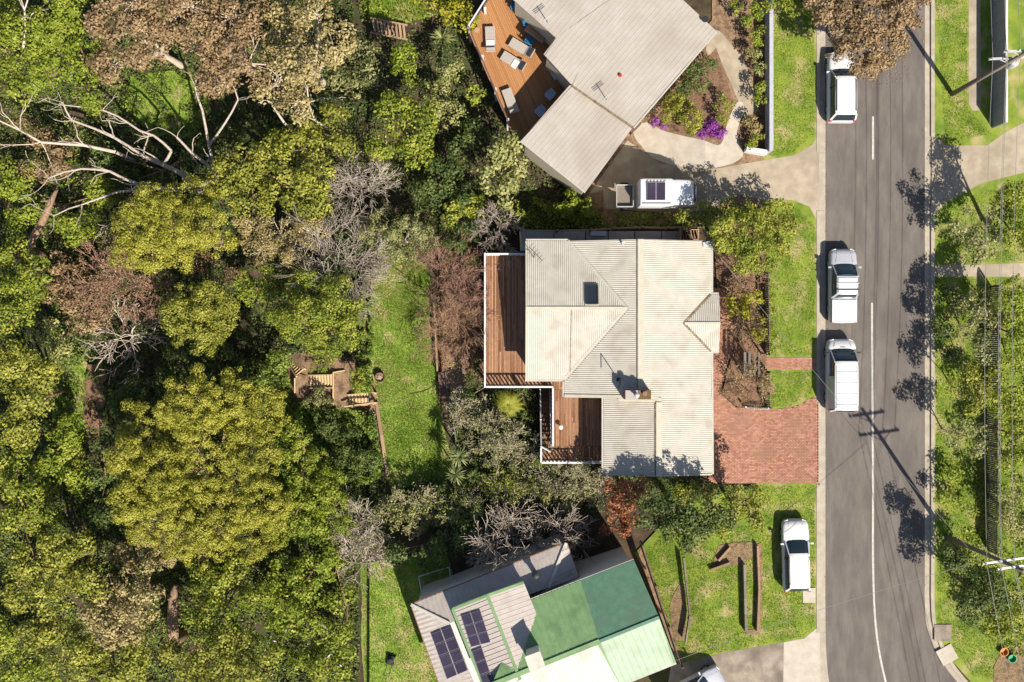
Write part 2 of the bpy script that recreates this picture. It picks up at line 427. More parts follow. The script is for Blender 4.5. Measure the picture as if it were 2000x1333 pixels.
for y0, y1, h in ((-60, 268, .13), (268.3, 392, .05), (392.3, 1400, .13)): kerb(1, y0, y1, h)
def marking(pts, w=.13):
    mb = MB(); ribbon(mb, [W(*p) for p in catmull(pts, 6, False)], w, .005, .010)
    tag(mb.build('road_marking', 'paint_white'), kind='structure')
marking([(1705, 228), (1705, 312)]); marking([(1703, 592), (1704, 800), (1705, 960), (1705, 1090), (1708, 1190), (1715, 1260), (1728, 1325), (1748, 1400)])
marking([(1705, -60), (1705, 5)])

# verges, drives, paths
V1 = .10
sheet('verge', [(1490, -60), (1597, -60), (1597, 1300), (1604, 1420), (1490, 1420)], 'lawn_front', V1)
sheet('front_lawn', [(1240, 1080), (1330, 985), (1491, 940), (1491, 1420), (1290, 1420), (1325, 1288), (1300, 1200)], 'lawn_front', V1 - .004)
sheet('verge', [(1821, -60), (2080, -60), (2080, 1480), (1975, 1418), (1894, 1330), (1854, 1285), (1830, 1236), (1821, 1180)], 'lawn_front', V1)
sheet('yard', [(1130, 380), (1260, 200), (1390, 40), (1390, -60), (1491, -60), (1491, 440), (1180, 440)], 'dirt', V1 - .012)
sheet('footpath', [(1890.5, -60), (1913, -60), (1914, 217), (1898, 217), (1891, 205)], 'concrete', V1 + .004)
sheet('driveway', [(1819, 262), (1846, 285), (1926, 285), (1968, 256), (2080, 198), (2080, 318), (1918, 358), (1846, 396), (1819, 428)], 'concrete', V1 + .004)
sheet('path', [(1819, 519.5), (2080, 512), (2080, 541), (1930, 541), (1819, 540.5)], 'concrete', V1 + .006)
sheet('driveway', [(1180, 408), (1178, 372), (1150, 380), (1225, 275), (1290, 320), (1400, 330), (1496, 313), (1552, 304), (1586, 284), (1599, 262), (1599, 440), (1580, 404), (1545, 391), (1500, 394), (1440, 380), (1390, 412), (1300, 416)], 'concrete', V1 + .004)
sheet('path', [(1236, 258), (1262, 240), (1300, 258), (1370, 274), (1406, 283), (1420, 240), (1440, 200), (1455, 215), (1438, 260), (1450, 306), (1400, 328), (1330, 326), (1280, 312), (1255, 290)], 'pale_concrete', V1 + .010, curve=4)
sheet('path', [(1398, 60), (1425, 85), (1452, 118), (1468, 165), (1480, 222), (1458, 236), (1440, 196), (1420, 150), (1405, 120), (1378, 100)], 'concrete', V1 + .007, curve=4)
sheet('driveway', [(1310, 1300), (1400, 1277), (1570, 1246), (1599, 1222), (1604, 1420), (1290, 1420)], 'old_concrete', V1 + .004)
sheet('driveway_apron', [(1530, 1254), (1570, 1246.5), (1599.5, 1222), (1605, 1420), (1528, 1420)], 'pale_concrete', V1 + .009)
sheet('garden_bed', [(1390, 430), (1496, 400), (1498, 795), (1440, 795), (1410, 770), (1426, 700), (1424, 600), (1400, 560)], 'mulch', .112)
sheet('lawn', [(735, 500), (800, 500), (835, 520), (846, 590), (852, 690), (857, 780), (872, 860), (900, 930), (880, 1000), (800, 1010), (757, 940), (748, 860), (738, 790), (727, 720), (722, 600)], 'lawn', .03, rough=1.5)
sheet('back_lawn', [(705, 1100), (790, 1090), (870, 1060), (900, 1200), (860, 1420), (715, 1420), (706, 1250)], 'lawn', .03, rough=1.5)
sheet('clearing', [(255, 150), (330, 140), (395, 165), (415, 220), (380, 270), (300, 268), (250, 220)], 'lawn', .25, rough=5)
sheet('clearing', [(690, -60), (900, -60), (870, 25), (800, 45), (720, 38)], 'lawn_front', .06, rough=4)
sheet('clearing', [(120, 700), (170, 690), (175, 800), (165, 900), (120, 910), (105, 800)], 'lawn', .25, rough=5)
sheet('creek_bed', [(172, 712), (205, 700), (208, 790), (195, 880), (170, 885), (165, 800)], 'mulch', .28, rough=5)
sheet('garden_bed', [(850, 470), (940, 470), (946, 760), (870, 760), (858, 690)], 'mulch', .02)
sheet('path', [(872, 695), (910, 690), (912, 770), (900, 830), (876, 800)], 'dirt', .03, curve=4)
sheet('garden_bed', [(1255, 1062), (1245, 1085), (1285, 1190), (1322, 1295), (1335, 1290), (1300, 1200)], 'dirt', V1 + .02)
sheet('garden_bed', [(1308, 1180), (1335, 1140), (1338, 1240), (1318, 1245)], 'dirt', V1 + .03, curve=3)
sheet('garden_bed', [(1392, 1108), (1402, 1066), (1478, 1058), (1476, 1085), (1452, 1100), (1425, 1104)], 'dirt', V1 + .03, rough=3)
sheet('garden_bed', [(1478, 1062), (1486, 1060), (1488, 1150), (1484, 1238), (1456, 1240), (1458, 1230), (1476, 1228)], 'dirt', V1 + .034, rough=1.5)
sheet('garden_bed', [(1940, 1300), (1990, 1260), (2060, 1300), (2060, 1420), (1960, 1400)], 'dirt', V1 + .03, curve=3)
# beds of the northern garden
sheet('garden_bed', [(1275, 240), (1398, 95), (1418, 150), (1432, 205), (1408, 278), (1330, 262)], 'mulch', V1 + .02)
sheet('garden_bed', [(1452, 245), (1470, 222), (1496, 215), (1497, 300), (1452, 298)], 'mulch', V1 + .02)
sheet('garden_bed', [(1440, 60), (1496, 40), (1496, 215), (1482, 215), (1470, 150)], 'mulch', V1 + .02)

sheet('bank', [(548, 690), (600, 690), (690, 705), (735, 760), (735, 812), (660, 815), (560, 790)], 'dirt', .03, rough=3)
# brick drive, brick path: bedding sheet and real bricks
def bricks(name, poly, lx, ly, off):
    base = sheet(name, poly, 'mortar', off)
    P = [G(*p) for p in poly]; x0, x1 = min(p.x for p in P), max(p.x for p in P); y0, y1 = min(p.y for p in P), max(p.y for p in P)
    def inside(x, y):
        c = False; j = len(P) - 1
        for i in range(len(P)):
            if (P[i].y > y) != (P[j].y > y) and x < (P[j].x - P[i].x) * (y - P[i].y) / (P[j].y - P[i].y) + P[i].x: c = not c
            j = i
        return c
    V, F = [], []; r = 0; y = y0
    while y < y1:
        x = x0 - (r % 2) * lx / 2
        while x < x1:
            cx, cy = x + lx / 2, y + ly / 2
            if inside(cx, cy):
                h = off + .012 + random.uniform(0, .008); z = T(cx); a = lx / 2 - .008; b = ly / 2 - .008; o = len(V)
                j = random.uniform(-.006, .006)
                V += [(cx - a, cy - b + j, z), (cx + a, cy - b - j, z), (cx + a, cy + b - j, z), (cx - a, cy + b + j, z),
                      (cx - a, cy - b + j, z + h), (cx + a, cy - b - j, z + h), (cx + a, cy + b - j, z + h), (cx - a, cy + b + j, z + h)]
                F += [(o + 4, o + 5, o + 6, o + 7), (o, o + 1, o + 5, o + 4), (o + 1, o + 2, o + 6, o + 5), (o + 2, o + 3, o + 7, o + 6), (o + 3, o, o + 4, o + 7)]
            x += lx
        y += ly; r += 1
    mb = MB(); mb.add(V, F); o = mb.build('bricks', 'brick', None); o.parent = base; tag(o, kind='stuff')
bricks('brick_driveway', [(1385, 562), (1414, 562), (1430, 620), (1432, 680), (1410, 735), (1408, 770), (1436, 796), (1498, 800), (1540, 797), (1562, 790), (1598, 770), (1598, 944), (1497, 944), (1385, 944)], .21, .098, .10)
bricks('brick_path', [(1497, 698), (1598, 698), (1598, 722), (1497, 722)], .21, .098, .105)

# ------------------------------------------------------------------ roofs
def corr(mb, poly, run, pitch=.125, depth=.028, kind='wave'):
    """corrugated sheet over a convex planar polygon; run = direction along the flutes"""
    P = [Vector(p) for p in poly]
    n = Vector((0, 0, 0))
    for i in range(len(P)):
        a, b = P[i], P[(i + 1) % len(P)]
        n += Vector(((a.y - b.y) * (a.z + b.z), (a.z - b.z) * (a.x + b.x), (a.x - b.x) * (a.y + b.y)))
    n.normalize()
    if n.z < 0: n = -n
    t = Vector(run); t = (t - n * t.dot(n)).normalized(); s = n.cross(t)
    c = P[0]; S = [((p - c).dot(s), (p - c).dot(t)) for p in P]
    s0, s1 = min(a for a, b in S), max(a for a, b in S)
    prof = [(0, 0), (.25, 1), (.5, 1), (.75, 0)] if kind == 'wave' else [(0, 0), (.80, 0), (.84, 1), (.96, 1)]
    ks = []; k = 0
    while s0 + k * pitch < s1:
        for f, h in prof:
            v = s0 + (k + f) * pitch
            if s0 < v < s1: ks.append((v, h))
        k += 1
    ks = [(s0 + 1e-4, 0)] + ks + [(s1 - 1e-4, 0)]
    vs, fs = [], []
    for v, h in ks:
        ts = []
        for i in range(len(S)):
            a, b = S[i], S[(i + 1) % len(S)]
            if (a[0] - v) * (b[0] - v) <= 0 and abs(a[0] - b[0]) > 1e-9:
                ts.append(a[1] + (b[1] - a[1]) * (v - a[0]) / (b[0] - a[0]))
        t0, t1 = min(ts), max(ts)
        for tt in (t0, t1): vs.append(c + s * v + t * tt + n * (h * depth))
    for i in range(len(ks) - 1):
        a = i * 2; fs.append((a, a + 2, a + 3, a + 1))
    mb.add(vs, fs)
def plane_pt(px, py, P0, P1, P2):
    """the point of the plane P0 P1 P2 seen at a survey pixel"""
    n = (P1 - P0).cross(P2 - P0); o = Vector((0, 0, H)); d = W(px, py) - o
    return o + d * ((P0 - o).dot(n) / d.dot(n))
def window(parent, c, w, h, axis, name='window'):
    """framed window on a wall; axis 'x' = wall faces +-x"""
    fr = MB(); t = .06
    d = (lambda a, b, k: (k, a, b)) if axis == 'x' else (lambda a, b, k: (a, k, b))
    for (ox, oz, sx, sz) in ((0, h / 2, w + .1, .07), (0, -h / 2, w + .1, .07), (-w / 2, 0, .07, h), (w / 2, 0, .07, h), (0, 0, .05, h)):
        o = d(ox, oz, 0); s = d(sx, sz, t); fr.box((c[0] + o[0], c[1] + o[1], c[2] + o[2]), s)
    f = fr.build(name, 'trim_white', parent)
    g = MB(); g.box(c, d(w - .02, h - .02, .03)); g.build('pane', 'window_glass', f)

# ------------------------------------------------------------------ main house
HS = PPM * H / (H - 2.8)
def hx(px): return (px - 1000) / HS
def hy(py): return (666.5 - py) / HS
PITCH = .235; PW = PITCH * 119 / 139
XR, XE, XW = hx(1248), hx(1391), hx(1103); YN, Y7, YS = hy(470), hy(776), hy(928)
ZW = 2.45; ZR = ZW + (XR - XW) * PITCH; ZE = ZR - (XE - XR) * PITCH
def zw(x): return ZR - abs(XR - x) * PITCH
def main_house():
    root = thing('house', 'cream corrugated iron roofed house with timber decks in the middle of the lot', 'house', (hx(1240), hy(690), -0.6))
    X0 = hx(1027); YR = hy(603); XV = hx(1222); ZV = zw(XV); YB = hy(742); XT = hx(1110)
    XS, XM = hx(1180), hx(1285)
    zN = ZV - (YN - YR) * PW; zB = ZV - (YR - YB) * PW
    # walls
    w = MB(); i = .35
    w.prism([(XW + i, YN - i), (XW + i, Y7 + i), (XS + i, Y7 + i), (XS + i, YS + i), (XE - i, YS + i), (XE - i, YN - i)], -2.6, ZW - .05)
    w.prism([(X0 + i, YN - i), (X0 + i, YB + i), (XW + i + .02, YB + i), (XW + i + .02, YN - i)], -2.6, ZW - .06)
    g = .02
    w.prism([(X0 + i, YN - i), (X0 + i, YR), (X0 + i, YB + i), (XV, YB + i), (XV, YR), (XV, YN - i)], ZW - .07, [zN - .02 + i * PW - g, ZV - .06, zB - .02 + i * PW - g, ZW - .02, ZV - .1, ZW - .02])
    w.prism([(XW + i, YN - i), (XW + i, Y7 + i), (XR, Y7 + i), (XE - i, Y7 + i), (XE - i, YN - i), (XR, YN - i)], ZW - .08, [ZW + .02, ZW + .02, ZR - .06, ZW + .02, ZW + .02, ZR - .06])
    w.prism([(XS + i, Y7 - .1), (XS + i, YS + i), (XM, YS + i), (XE - i, YS + i), (XE - i, Y7 - .1), (XM, Y7 - .1)], ZW - .09, [ZW, ZW, zw(XM) - .06, ZW, ZW, zw(XM) - .06])
    w.build('wall', 'wall_cream', root)
    window(root, (X0 + i - .02, hy(560), 1.2), 2.4, 1.9, 'x'); window(root, (X0 + i - .02, hy(660), 1.2), 2.0, 1.9, 'x')
    window(root, (XS + i - .02, hy(840), 1.2), 2.0, 2.0, 'x'); window(root, (hx(1065), YB + i - .02, 1.2), 1.2, 1.9, 'y')
    for py in (520, 740, 860): window(root, (XE - i + .02, hy(py), 1.3), 1.6, 1.3, 'x')
    for px in (1225, 1340): window(root, (hx(px), YS + i - .02, 1.3), 1.5, 1.3, 'y')
    for px in (1080, 1160, 1320): window(root, (hx(px), YN - i + .02, 1.4), 1.2, 1.1, 'y')
    # roof: one part, its sheets sub-parts
    rb = MB(); e = .03   # solid roof deck under the sheets
    rb.slab([(XR, YN, ZR - e), (XR, Y7, ZR - e), (XE, Y7, ZE - e), (XE, YN, ZE - e)], .12)
    rb.slab([(XM, Y7, zw(XM) - e), (XM, YS, zw(XM) - e), (XE + .05, YS, ZE - .01 - e), (XE + .05, Y7, ZE - .01 - e)], .12)
    rb.slab([(XM, Y7, zw(XM) - e), (XM, YS, zw(XM) - e), (XS, YS, zw(XM) - (XM - XS) * PITCH - e), (XS, Y7, zw(XM) - (XM - XS) * PITCH - e)], .12)
    rb.slab([(XR, YN, ZR - e), (XT, YN, zw(XT) - e), (XV, YR, ZV - e), (XR, YR, ZR - e)], .12)
    rb.slab([(XR, YR, ZR - e), (XV, YR, ZV - e), (XW, YB, ZW - e), (XW, Y7, ZW - e), (XR, Y7, ZR - e)], .12)
    rb.slab([(X0, YR, ZV - e), (XV, YR, ZV - e), (XT, YN, zN - e), (X0, YN, zN - e)], .12)
    rb.slab([(X0, YR, ZV - e), (XV, YR, ZV - e), (XW, YB, zB - e), (X0, YB, zB - e)], .12)
    roof = rb.build('roof', 'roof_trim', root)
    def sh(poly, run, m='roof_cream'):
        mb = MB(); corr(mb, poly, run); return mb.build('roof_sheet', m, roof)
    sh([(XR, YN, ZR), (XR, Y7, ZR), (XE, Y7, ZE), (XE, YN, ZE)], (1, 0, 0))
    sh([(XM, Y7, zw(XM)), (XM, YS, zw(XM)), (XE + .05, YS, ZE - .01), (XE + .05, Y7, ZE - .01)], (1, 0, 0))
    zs = zw(XM) - (XM - XS) * PITCH
    sh([(XM, Y7, zw(XM)), (XM, YS, zw(XM)), (XS, YS, zs), (XS, Y7, zs)], (1, 0, 0))
    sh([(XR, YN - .0, ZR), (XT, YN, zw(XT)), (XV, YR, ZV), (XR, YR, ZR)], (1, 0, 0))
    sh([(XR, YR, ZR), (XV, YR, ZV), (XW, YB, ZW), (XW, Y7, ZW), (XR, Y7, ZR)], (1, 0, 0))
    sh([(X0, YR, ZV), (XV, YR, ZV), (XT, YN, zN), (X0, YN, zN)], (0, 1, 0))
    sh([(X0, YR, ZV), (XV, YR, ZV), (XW, YB, zB), (X0, YB, zB)], (0, 1, 0))
    # porch gable on the street side
    PX0, PX1 = hx(1335), hx(1406); py0, pyr, py1 = hy(575), hy(632), hy(687); pz = zw(PX0); pe = ZE + .02
    pz1 = pz; xe = hx(1390)
    pw = MB(); pw.prism([(XE - i - .05, py0 - .3), (PX1 - .3, py0 - .3), (PX1 - .3, pyr), (PX1 - .3, py1 + .3), (XE - i - .05, py1 + .3), (XE - i - .05, pyr)], -.3, [pe - .02, pe - .02, pz - .08, pe - .02, pe - .02, pz - .08])
    pw.build('porch_wall', 'wall_cream', root)
    d = MB(); d.box((PX1 - .28, pyr, 1.05), (.06, .95, 2.1)); dr = d.build('door', 'timber_brown', root)
    d = MB(); d.box((PX1 - .23, pyr - .35, 1.0), (.05, .05, .16)); d.build('handle', 'steel', dr)
    for sgn, ye in ((1, py0), (-1, py1)):
        q = [(PX0, pyr, pz + .02), (PX1, pyr, pz + .02), (PX1, ye, pe), (xe, ye, pe)]
        mb = MB(); mb.slab([(a, b, c - .03) for a, b, c in q], .08); mb.build('porch_roof', 'roof_trim', roof)
        sh(q, (0, 1, 0))
    # caps, valleys, barges, gutters
    def cap(a, b, wd=.34, h=.05, m='roof_trim', name='ridge_cap', dz=.035):
        mb = MB(); mb.bar(Vector(a) + Vector((0, 0, dz)), Vector(b) + Vector((0, 0, dz)), wd, h); mb.build(name, m, roof)
    cap((XR, YN, ZR), (XR, Y7 - .02, ZR), .36); cap((XM, Y7 - .3, zw(XM)), (XM, YS, zw(XM)), .38); cap((X0, YR, ZV), (XV + .05, YR, ZV), .20)
    cap((XR - .20, YN, ZR - .04), (XR - .20, Y7, ZR - .04), .05, .06, 'flashing_rust', 'ridge_flashing')
    cap((XM - .23, Y7 - .4, zw(XM) - .05), (XM - .23, YS, zw(XM) - .05), .06, .06, 'flashing_rust', 'ridge_flashing')
    for a, b in (((XV, YR, ZV), (XT, YN, zN)), ((XV, YR, ZV), (XW, YB, zB))):
        a, b = Vector(a), Vector(b)
        cap(a, b, .20, .02, 'gutter', 'valley', .03); s = (b - a).cross(Vector((0, 0, 1))).normalized() * (.12 if b.y < a.y else -.12)
        cap(a - s, b - s, .05, .03, 'flashing_rust', 'valley_flashing', .03)
    cap((hx(1115), YR - .08, ZV - .04), (hx(1114), YB + .2, zB + .02), .05, .05, 'flashing_rust', 'sheet_joint', .03)
    for ye in (py0, py1): cap((PX0, pyr, pz), (xe, ye, pe), .14, .02, 'flashing_rust', 'valley', .045)
    cap((PX0 + .05, pyr, pz + .02), (PX1, pyr, pz + .02), .16)
    cap((XW, Y7 + .06, ZW + .02), (XR, Y7 + .06, ZR), .20, .04); cap((XR, Y7 + .06, ZR), (hx(1270), Y7 + .06, zw(hx(1270))), .2, .04)
    cap((X0 + .04, YN, zN), (X0 + .04, YR, ZV), .12, .05, name='barge'); cap((X0 + .04, YB, zB), (X0 + .04, YR, ZV), .12, .05, name='barge')
    cap((hx(1208), Y7 - .12, zs + .35), (XM + .15, Y7 - .12, zw(XM)), .22, .05, name='apron_flashing')
    cap((XS + .04, YS - .0, zs), (XM, YS, zw(XM)), .1, .05, 'gutter', 'barge'); cap((XM, YS, zw(XM)), (XE + .05, YS, ZE), .1, .05, 'gutter', 'barge')
    def gut(a, b):
        mb = MB(); mb.bar(Vector(a) - Vector((0, 0, .07)), Vector(b) - Vector((0, 0, .07)), .12, .11); g_ = mb.build('gutter', 'gutter', roof)
    gut((XE + .07, YN, ZE), (XE + .07, py0 + .02, ZE)); gut((XE + .07, py1 - .02, ZE), (XE + .12, YS, ZE)); gut((XW - .07, YB - .08, ZW), (XW - .07, Y7, ZW))
    gut((X0, YN + .07, zN), (XT, YN + .07, zN)); gut((X0 - .05, YB - .07, zB), (XW, YB - .07, zB)); gut((XS - .07, Y7, zs), (XS - .07, YS, zs))
    gut((xe, py0 + .06, pe), (PX1, py0 + .06, pe)); gut((xe, py1 - .06, pe), (PX1, py1 - .06, pe))
    # skylight
    cx, cy = hx(1155), hy(577); z = ZV - (cy - YR) * PW + .09
    nrm = Vector((0, PW, 1)).normalized(); u = Vector((1, 0, 0)); v = nrm.cross(u).normalized()
    def rect(mb, c, a, b, h, hh):
        c = Vector(c); vs = [c + u * (sx * a) + v * (sy * b) + nrm * k for k in (h, hh) for sx, sy in ((-1, -1), (1, -1), (1, 1), (-1, 1))]
        mb.add(vs, [(3, 2, 1, 0), (4, 5, 6, 7), (0, 1, 5, 4), (1, 2, 6, 5), (2, 3, 7, 6), (3, 0, 4, 7)])
    mb = MB(); rect(mb, (cx, cy, z), .46, .70, -.12, .0); sk = mb.build('skylight_flashing', 'roof_trim', roof)
    mb = MB()
    for ox, oy, a, b in ((-.36, 0, .05, .62), (.36, 0, .05, .62), (0, .58, .31, .05), (0, -.58, .31, .05)):
        rect(mb, Vector((cx, cy, z)) + u * ox + v * oy, a, b, -.05, .13)
    mb.build('skylight', 'black_metal', root)
    mb = MB(); rect(mb, (cx, cy, z), .31, .53, .01, .09); mb.build('skylight_pane', 'glass', root)
    # chimney with flue
    ccx, ccy = hx(1240), hy(769); zt = ZR + .85
    mb = MB(); mb.box((ccx, ccy, zt - .7), (1.66, .58, 1.4)); ch = mb.build('chimney', 'chimney_brick', root)
    mb = MB(); mb.box((ccx - .40, ccy, zt + .035), (.80, .56, .07)); mb.build('chimney_cap', 'paver', ch)
    mb = MB(); mb.box((ccx + .42, ccy, zt + .025), (.80, .56, .05)); mb.build('chimney_moss', 'moss', ch)
    mb = MB(); mb.lathe((ccx - .12, ccy, zt + .07), [(.11, 0), (.11, .35), (.17, .36), (.17, .42), (.06, .50)], 12); mb.build('flue', 'galv', ch, True)
    mb = MB(); mb.lathe((ccx + .4, ccy + .1, zt + .05), [(.15, 0), (.15, .18), (.10, .2)], 10); mb.build('chimney_pot', 'chimney_brick', ch)
    # satellite bracket beside the chimney, roof vent, small fittings
    ax, ay = hx(1206), hy(741); az = zw(ax)
    mb = MB(); mb.tube([(ax, ay, az), (ax, ay, az + 1.75)], .03, 6); mb.tube([(ax, ay, az + 1.75), (ax + .02, ay - .9, az + 1.75)], .028, 6)
    mb.box((ax, ay, az + .08), (.22, .22, .16)); mb.tube([(ax + .15, ay - .1, az), (ax - .02, ay - .55, az + .3)], .02, 5)
    mb.build('aerial_mast', 'black_metal', root)
    vx, vy = hx(1214), YN - .25
    mb = MB(); mb.lathe((vx, vy, zw(vx)), [(.10, 0), (.07, .06), (.07, .45), (.11, .46), (.11, .52)], 10); mb.build('roof_vent', 'galv', root)
    # television aerial on the wing
    tx, ty = hx(1042), hy(503); tz = ZV - (ty - YR) * PW
    mb = MB(); mb.tube([(tx, ty, tz), (tx + .05, ty + .1, tz + 2.0)], .022, 6)
    mb.tube([(tx - .3, ty + .5, tz + 1.9), (tx + .5, ty - .35, tz + 1.95)], .02, 5)
    for k in range(6):
        a = k / 5; c = Vector((tx - .3 + .8 * a, ty + .5 - .85 * a, tz + 1.9)); dd = Vector((.72, .68, 0)) * (.36 - .03 * k)
        mb.tube([c - dd, c + dd], .012, 4)
    mb.tube([(tx, ty, tz), (tx - .25, ty + .4, tz + .04), (tx - .5, ty + .55, tz)], .012, 4)
    mb.build('television_aerial', 'black_metal', root)
    mb = MB(); mb.box((hx(1380), hy(477), zw(hx(1380)) + .08), (.42, .30, .16), .15); mb.build('junction_box', 'galv', root)
    mb = MB(); mb.tube([(hx(1380), hy(477), zw(hx(1380)) + .15), (hx(1384), hy(480), zw(hx(1380)) + .8)], .03, 6); mb.build('service_mast', 'galv', root)
    # cellar cladding below the decks
    return root
HOUSE = main_house()

# decks (thing of its own: boards, joists, posts)
def boards_rect(parent, x0, x1, y0, y1, z, bw, gap, m, along='y', t=.03, cuts=3):
    k = 0; n = max(1, int(round(((x1 - x0) if along == 'y' else (y1 - y0)) / bw))); w = ((x1 - x0) if along == 'y' else (y1 - y0)) / n
    for i in range(n):
        L0, L1 = (y0, y1) if along == 'y' else (x0, x1)
        cs = [L0] + sorted(random.uniform(L0 + .5, L1 - .5) for _ in range(random.randint(0, cuts) if L1 - L0 > 2.5 else 0)) + [L1]
        for a, b in zip(cs, cs[1:]):
            if b - a < .12: continue
            c = (x0 if along == 'y' else y0) + (i + .5) * w; dz = random.uniform(-.003, .003); mb = MB()
            if along == 'y': mb.box((c, (a + b) / 2, z - t / 2 + dz), (w - gap, b - a - .008, t))
            else: mb.box(((a + b) / 2, c, z - t / 2 + dz), (b - a - .008, w - gap, t))
            mb.build('board', m, parent)
def main_deck():
    p = lambda px, py: W(px, py, 0)
    root = thing('timber_deck', 'brown boarded timber deck wrapping the western side of the cream house', 'deck', p(1000, 760) + Vector((0, 0, -2.4)))
    x0, y0 = p(948, 0).x, p(0, 756).y; x1 = hx(1027) + .36; y1 = p(0, 499).y
    fr = MB(); A = p(1080, 0).x; B = hx(1180) + .36; C = p(0, 903).y; D = hy(776) + .36; E = p(1055, 0).x; F = p(0, 872).y; Gx = hx(1103) + .36; Hy = hy(742) + .36
    for a, b, c, d in ((x0, x1, Hy, y1), (x0, Gx, y0, Hy), (A, Gx, D, y0), (A, B, F, D), (E, B, C, F)):
        fr.box(((a + b) / 2, (c + d) / 2, -.09), (b - a - .01, d - c - .01, .10))
    fr.build('joists', 'tread_dark', root)
    boards_rect(root, x0, x1, Hy, y1, 0, .105, .018, 'deck_board')
    boards_rect(root, x0, Gx, y0, Hy - .01, 0, .105, .018, 'deck_board', 'y', cuts=0)
    boards_rect(root, A, Gx, D, y0 - .01, 0, .105, .018, 'deck_board', cuts=1)
    boards_rect(root, A, B, F, D - .01, 0, .105, .018, 'deck_board', cuts=2)
    boards_rect(root, E, B, C, F - .01, 0, .105, .018, 'deck_board', cuts=0)
    for px, py in ((950, 502), (950, 585), (950, 670), (950, 752), (1020, 752), (1076, 752), (1058, 900), (1115, 900), (1172, 900), (1058, 876), (990, 620)):
        q = p(px, py); mb = MB(); mb.box((q.x, q.y, -1.35), (.12, .12, 2.42)); mb.build('post', 'trim_white', root)
main_deck()

def railing(label, pts, z, h=1.0, spacing=.25, close=()):
    """white balustrade along survey pixels given at deck level: rails, posts and each baluster"""
    P = [W(px, py, z) for px, py in pts]
    root = thing('railing', label, 'railing', P[0], group=None)
    bmesh_b = None
    d0 = P[1] - P[0]; mb0 = MB(); mb0.box((0, 0, 0), (.115, .022, h - .16), math.atan2(d0.y, d0.x)); me = None
    for a, b in zip(P, P[1:]):
        d = b - a; n = max(1, int(d.length / spacing))
        za, zb = a.z, b.z
        mb = MB(); mb.bar(a + Vector((0, 0, h)), b + Vector((0, 0, h)), .11, .045); mb.build('top_rail', 'trim_white', root)
        mb = MB(); mb.bar(a + Vector((0, 0, .10)), b + Vector((0, 0, .10)), .06, .05); mb.build('bottom_rail', 'trim_white', root)
        for i in range(1, n):
            q = a + d * (i / n)
            if me is None: o = mb0.build('baluster', 'trim_white', root, local=True); me = o.data
            else: o = bpy.data.objects.new('baluster', me); COL.objects.link(o); o.parent = root
            o.location = q - root.location + Vector((0, 0, h / 2 + .04))
        m = max(1, int(round(d.length / 1.8)))
        for i in range(m + 1):
            q = a + d * (i / m); mb = MB(); mb.box((q.x, q.y, q.z + h / 2), (.09, .09, h + .03)); mb.build('post', 'trim_white', root)
railing('white balustrade along the outer western edge of the big deck', [(948, 498), (948, 755)], 0)
railing('short white balustrade at the northern end of the big deck', [(951, 499), (1024, 499)], 0)
railing('white balustrade along the deck walkway above the yellow-green tree fern', [(951, 755), (1078, 755)], 0)
railing('white balustrade between the outside stair and the lower deck', [(1079, 758), (1079, 868)], 0)
railing('white balustrade along the southern edge of the lower deck', [(1058, 901), (1176, 901)], 0)
railing('short white balustrade at the head of the stair by the lower deck corner', [(1056, 873), (1056, 899)], 0)
# white gate at the stair head
g0, g1 = W(1057, 871, 0), W(1074, 880, 0)
gt = thing('gate', 'small white gate standing half open at the stair head', 'gate', g0)
mb = MB(); mb.bar(g0 + Vector((0, 0, 1.0)), g1 + Vector((0, 0, 1.0)), .06, .05); mb.bar(g0 + Vector((0, 0, .12)), g1 + Vector((0, 0, .12)), .05, .05)
mb.bar(g0 + Vector((0, 0, .1)), g0 + Vector((0, 0, 1.02)), .05, .05); mb.bar(g1 + Vector((0, 0, .1)), g1 + Vector((0, 0, 1.02)), .05, .05); mb.build('gate_frame', 'trim_white', gt)
for i in range(1, 6):
    q = g0 + (g1 - g0) * (i / 6); mb = MB(); mb.box((q.x, q.y, .56), (.03, .03, .86)); mb.build('baluster', 'trim_white', gt)
# outside stair from deck down to the garden
def deck_stair():
    root = thing('staircase', 'long brown timber staircase descending beside the lower deck', 'staircase', G(1067, 770))
    a = W(1056, 870, 0); b = W(1077, 870, 0); n = 13; top = a.y; x0, x1 = a.x + .06, b.x - .04
    run = .285
    for i in range(n):
        z = -.17 * (i + 1); y = top + run * (i + .5); mb = MB(); mb.box(((x0 + x1) / 2, y, z - .02), (x1 - x0, run - .02, .045)); mb.build('tread', 'tread_dark', root)
        mb = MB(); mb.box(((x0 + x1) / 2, y + run / 2 - .02, z - .12), (x1 - x0 - .02, .02, .12)); mb.build('riser', 'tread_dark', root)
    for x in (x0 - .03, x1 + .03):
        mb = MB(); mb.bar((x, top, -.14), (x, top + run * n, -.17 * n - .14), .05, .24); mb.build('stringer', 'trim_white', root)
    hr = MB(); hr.bar((x0 - .05, top, .95), (x0 - .05, top + run * n, -.17 * n + .95), .08, .05); hr.build('handrail', 'trim_white', root)
    hr = MB(); hr.bar((x1 - .02, top, .9), (x1 - .02, top + run * n, -.17 * n + .9), .05, .05); hr.build('handrail', 'trim_white', root)
    for i in range(1, 27):
        y = top + run * n * i / 27; z = -.17 * n * i / 27; mb = MB(); mb.box((x0 - .05, y, z + .42), (.03, .03, 1.0)); mb.build('baluster', 'trim_white', root)
    for i in (0, 6, 13):
        y = top + run * i; mb = MB(); mb.box((x0 - .05, y, -.17 * i + .3), (.09, .09, 1.4)); mb.build('post', 'trim_white', root)
deck_stair()
q = W(1095, 834, 0)
pt = thing('stool', 'small round pale stool standing alone on the lower deck', 'stool', q)
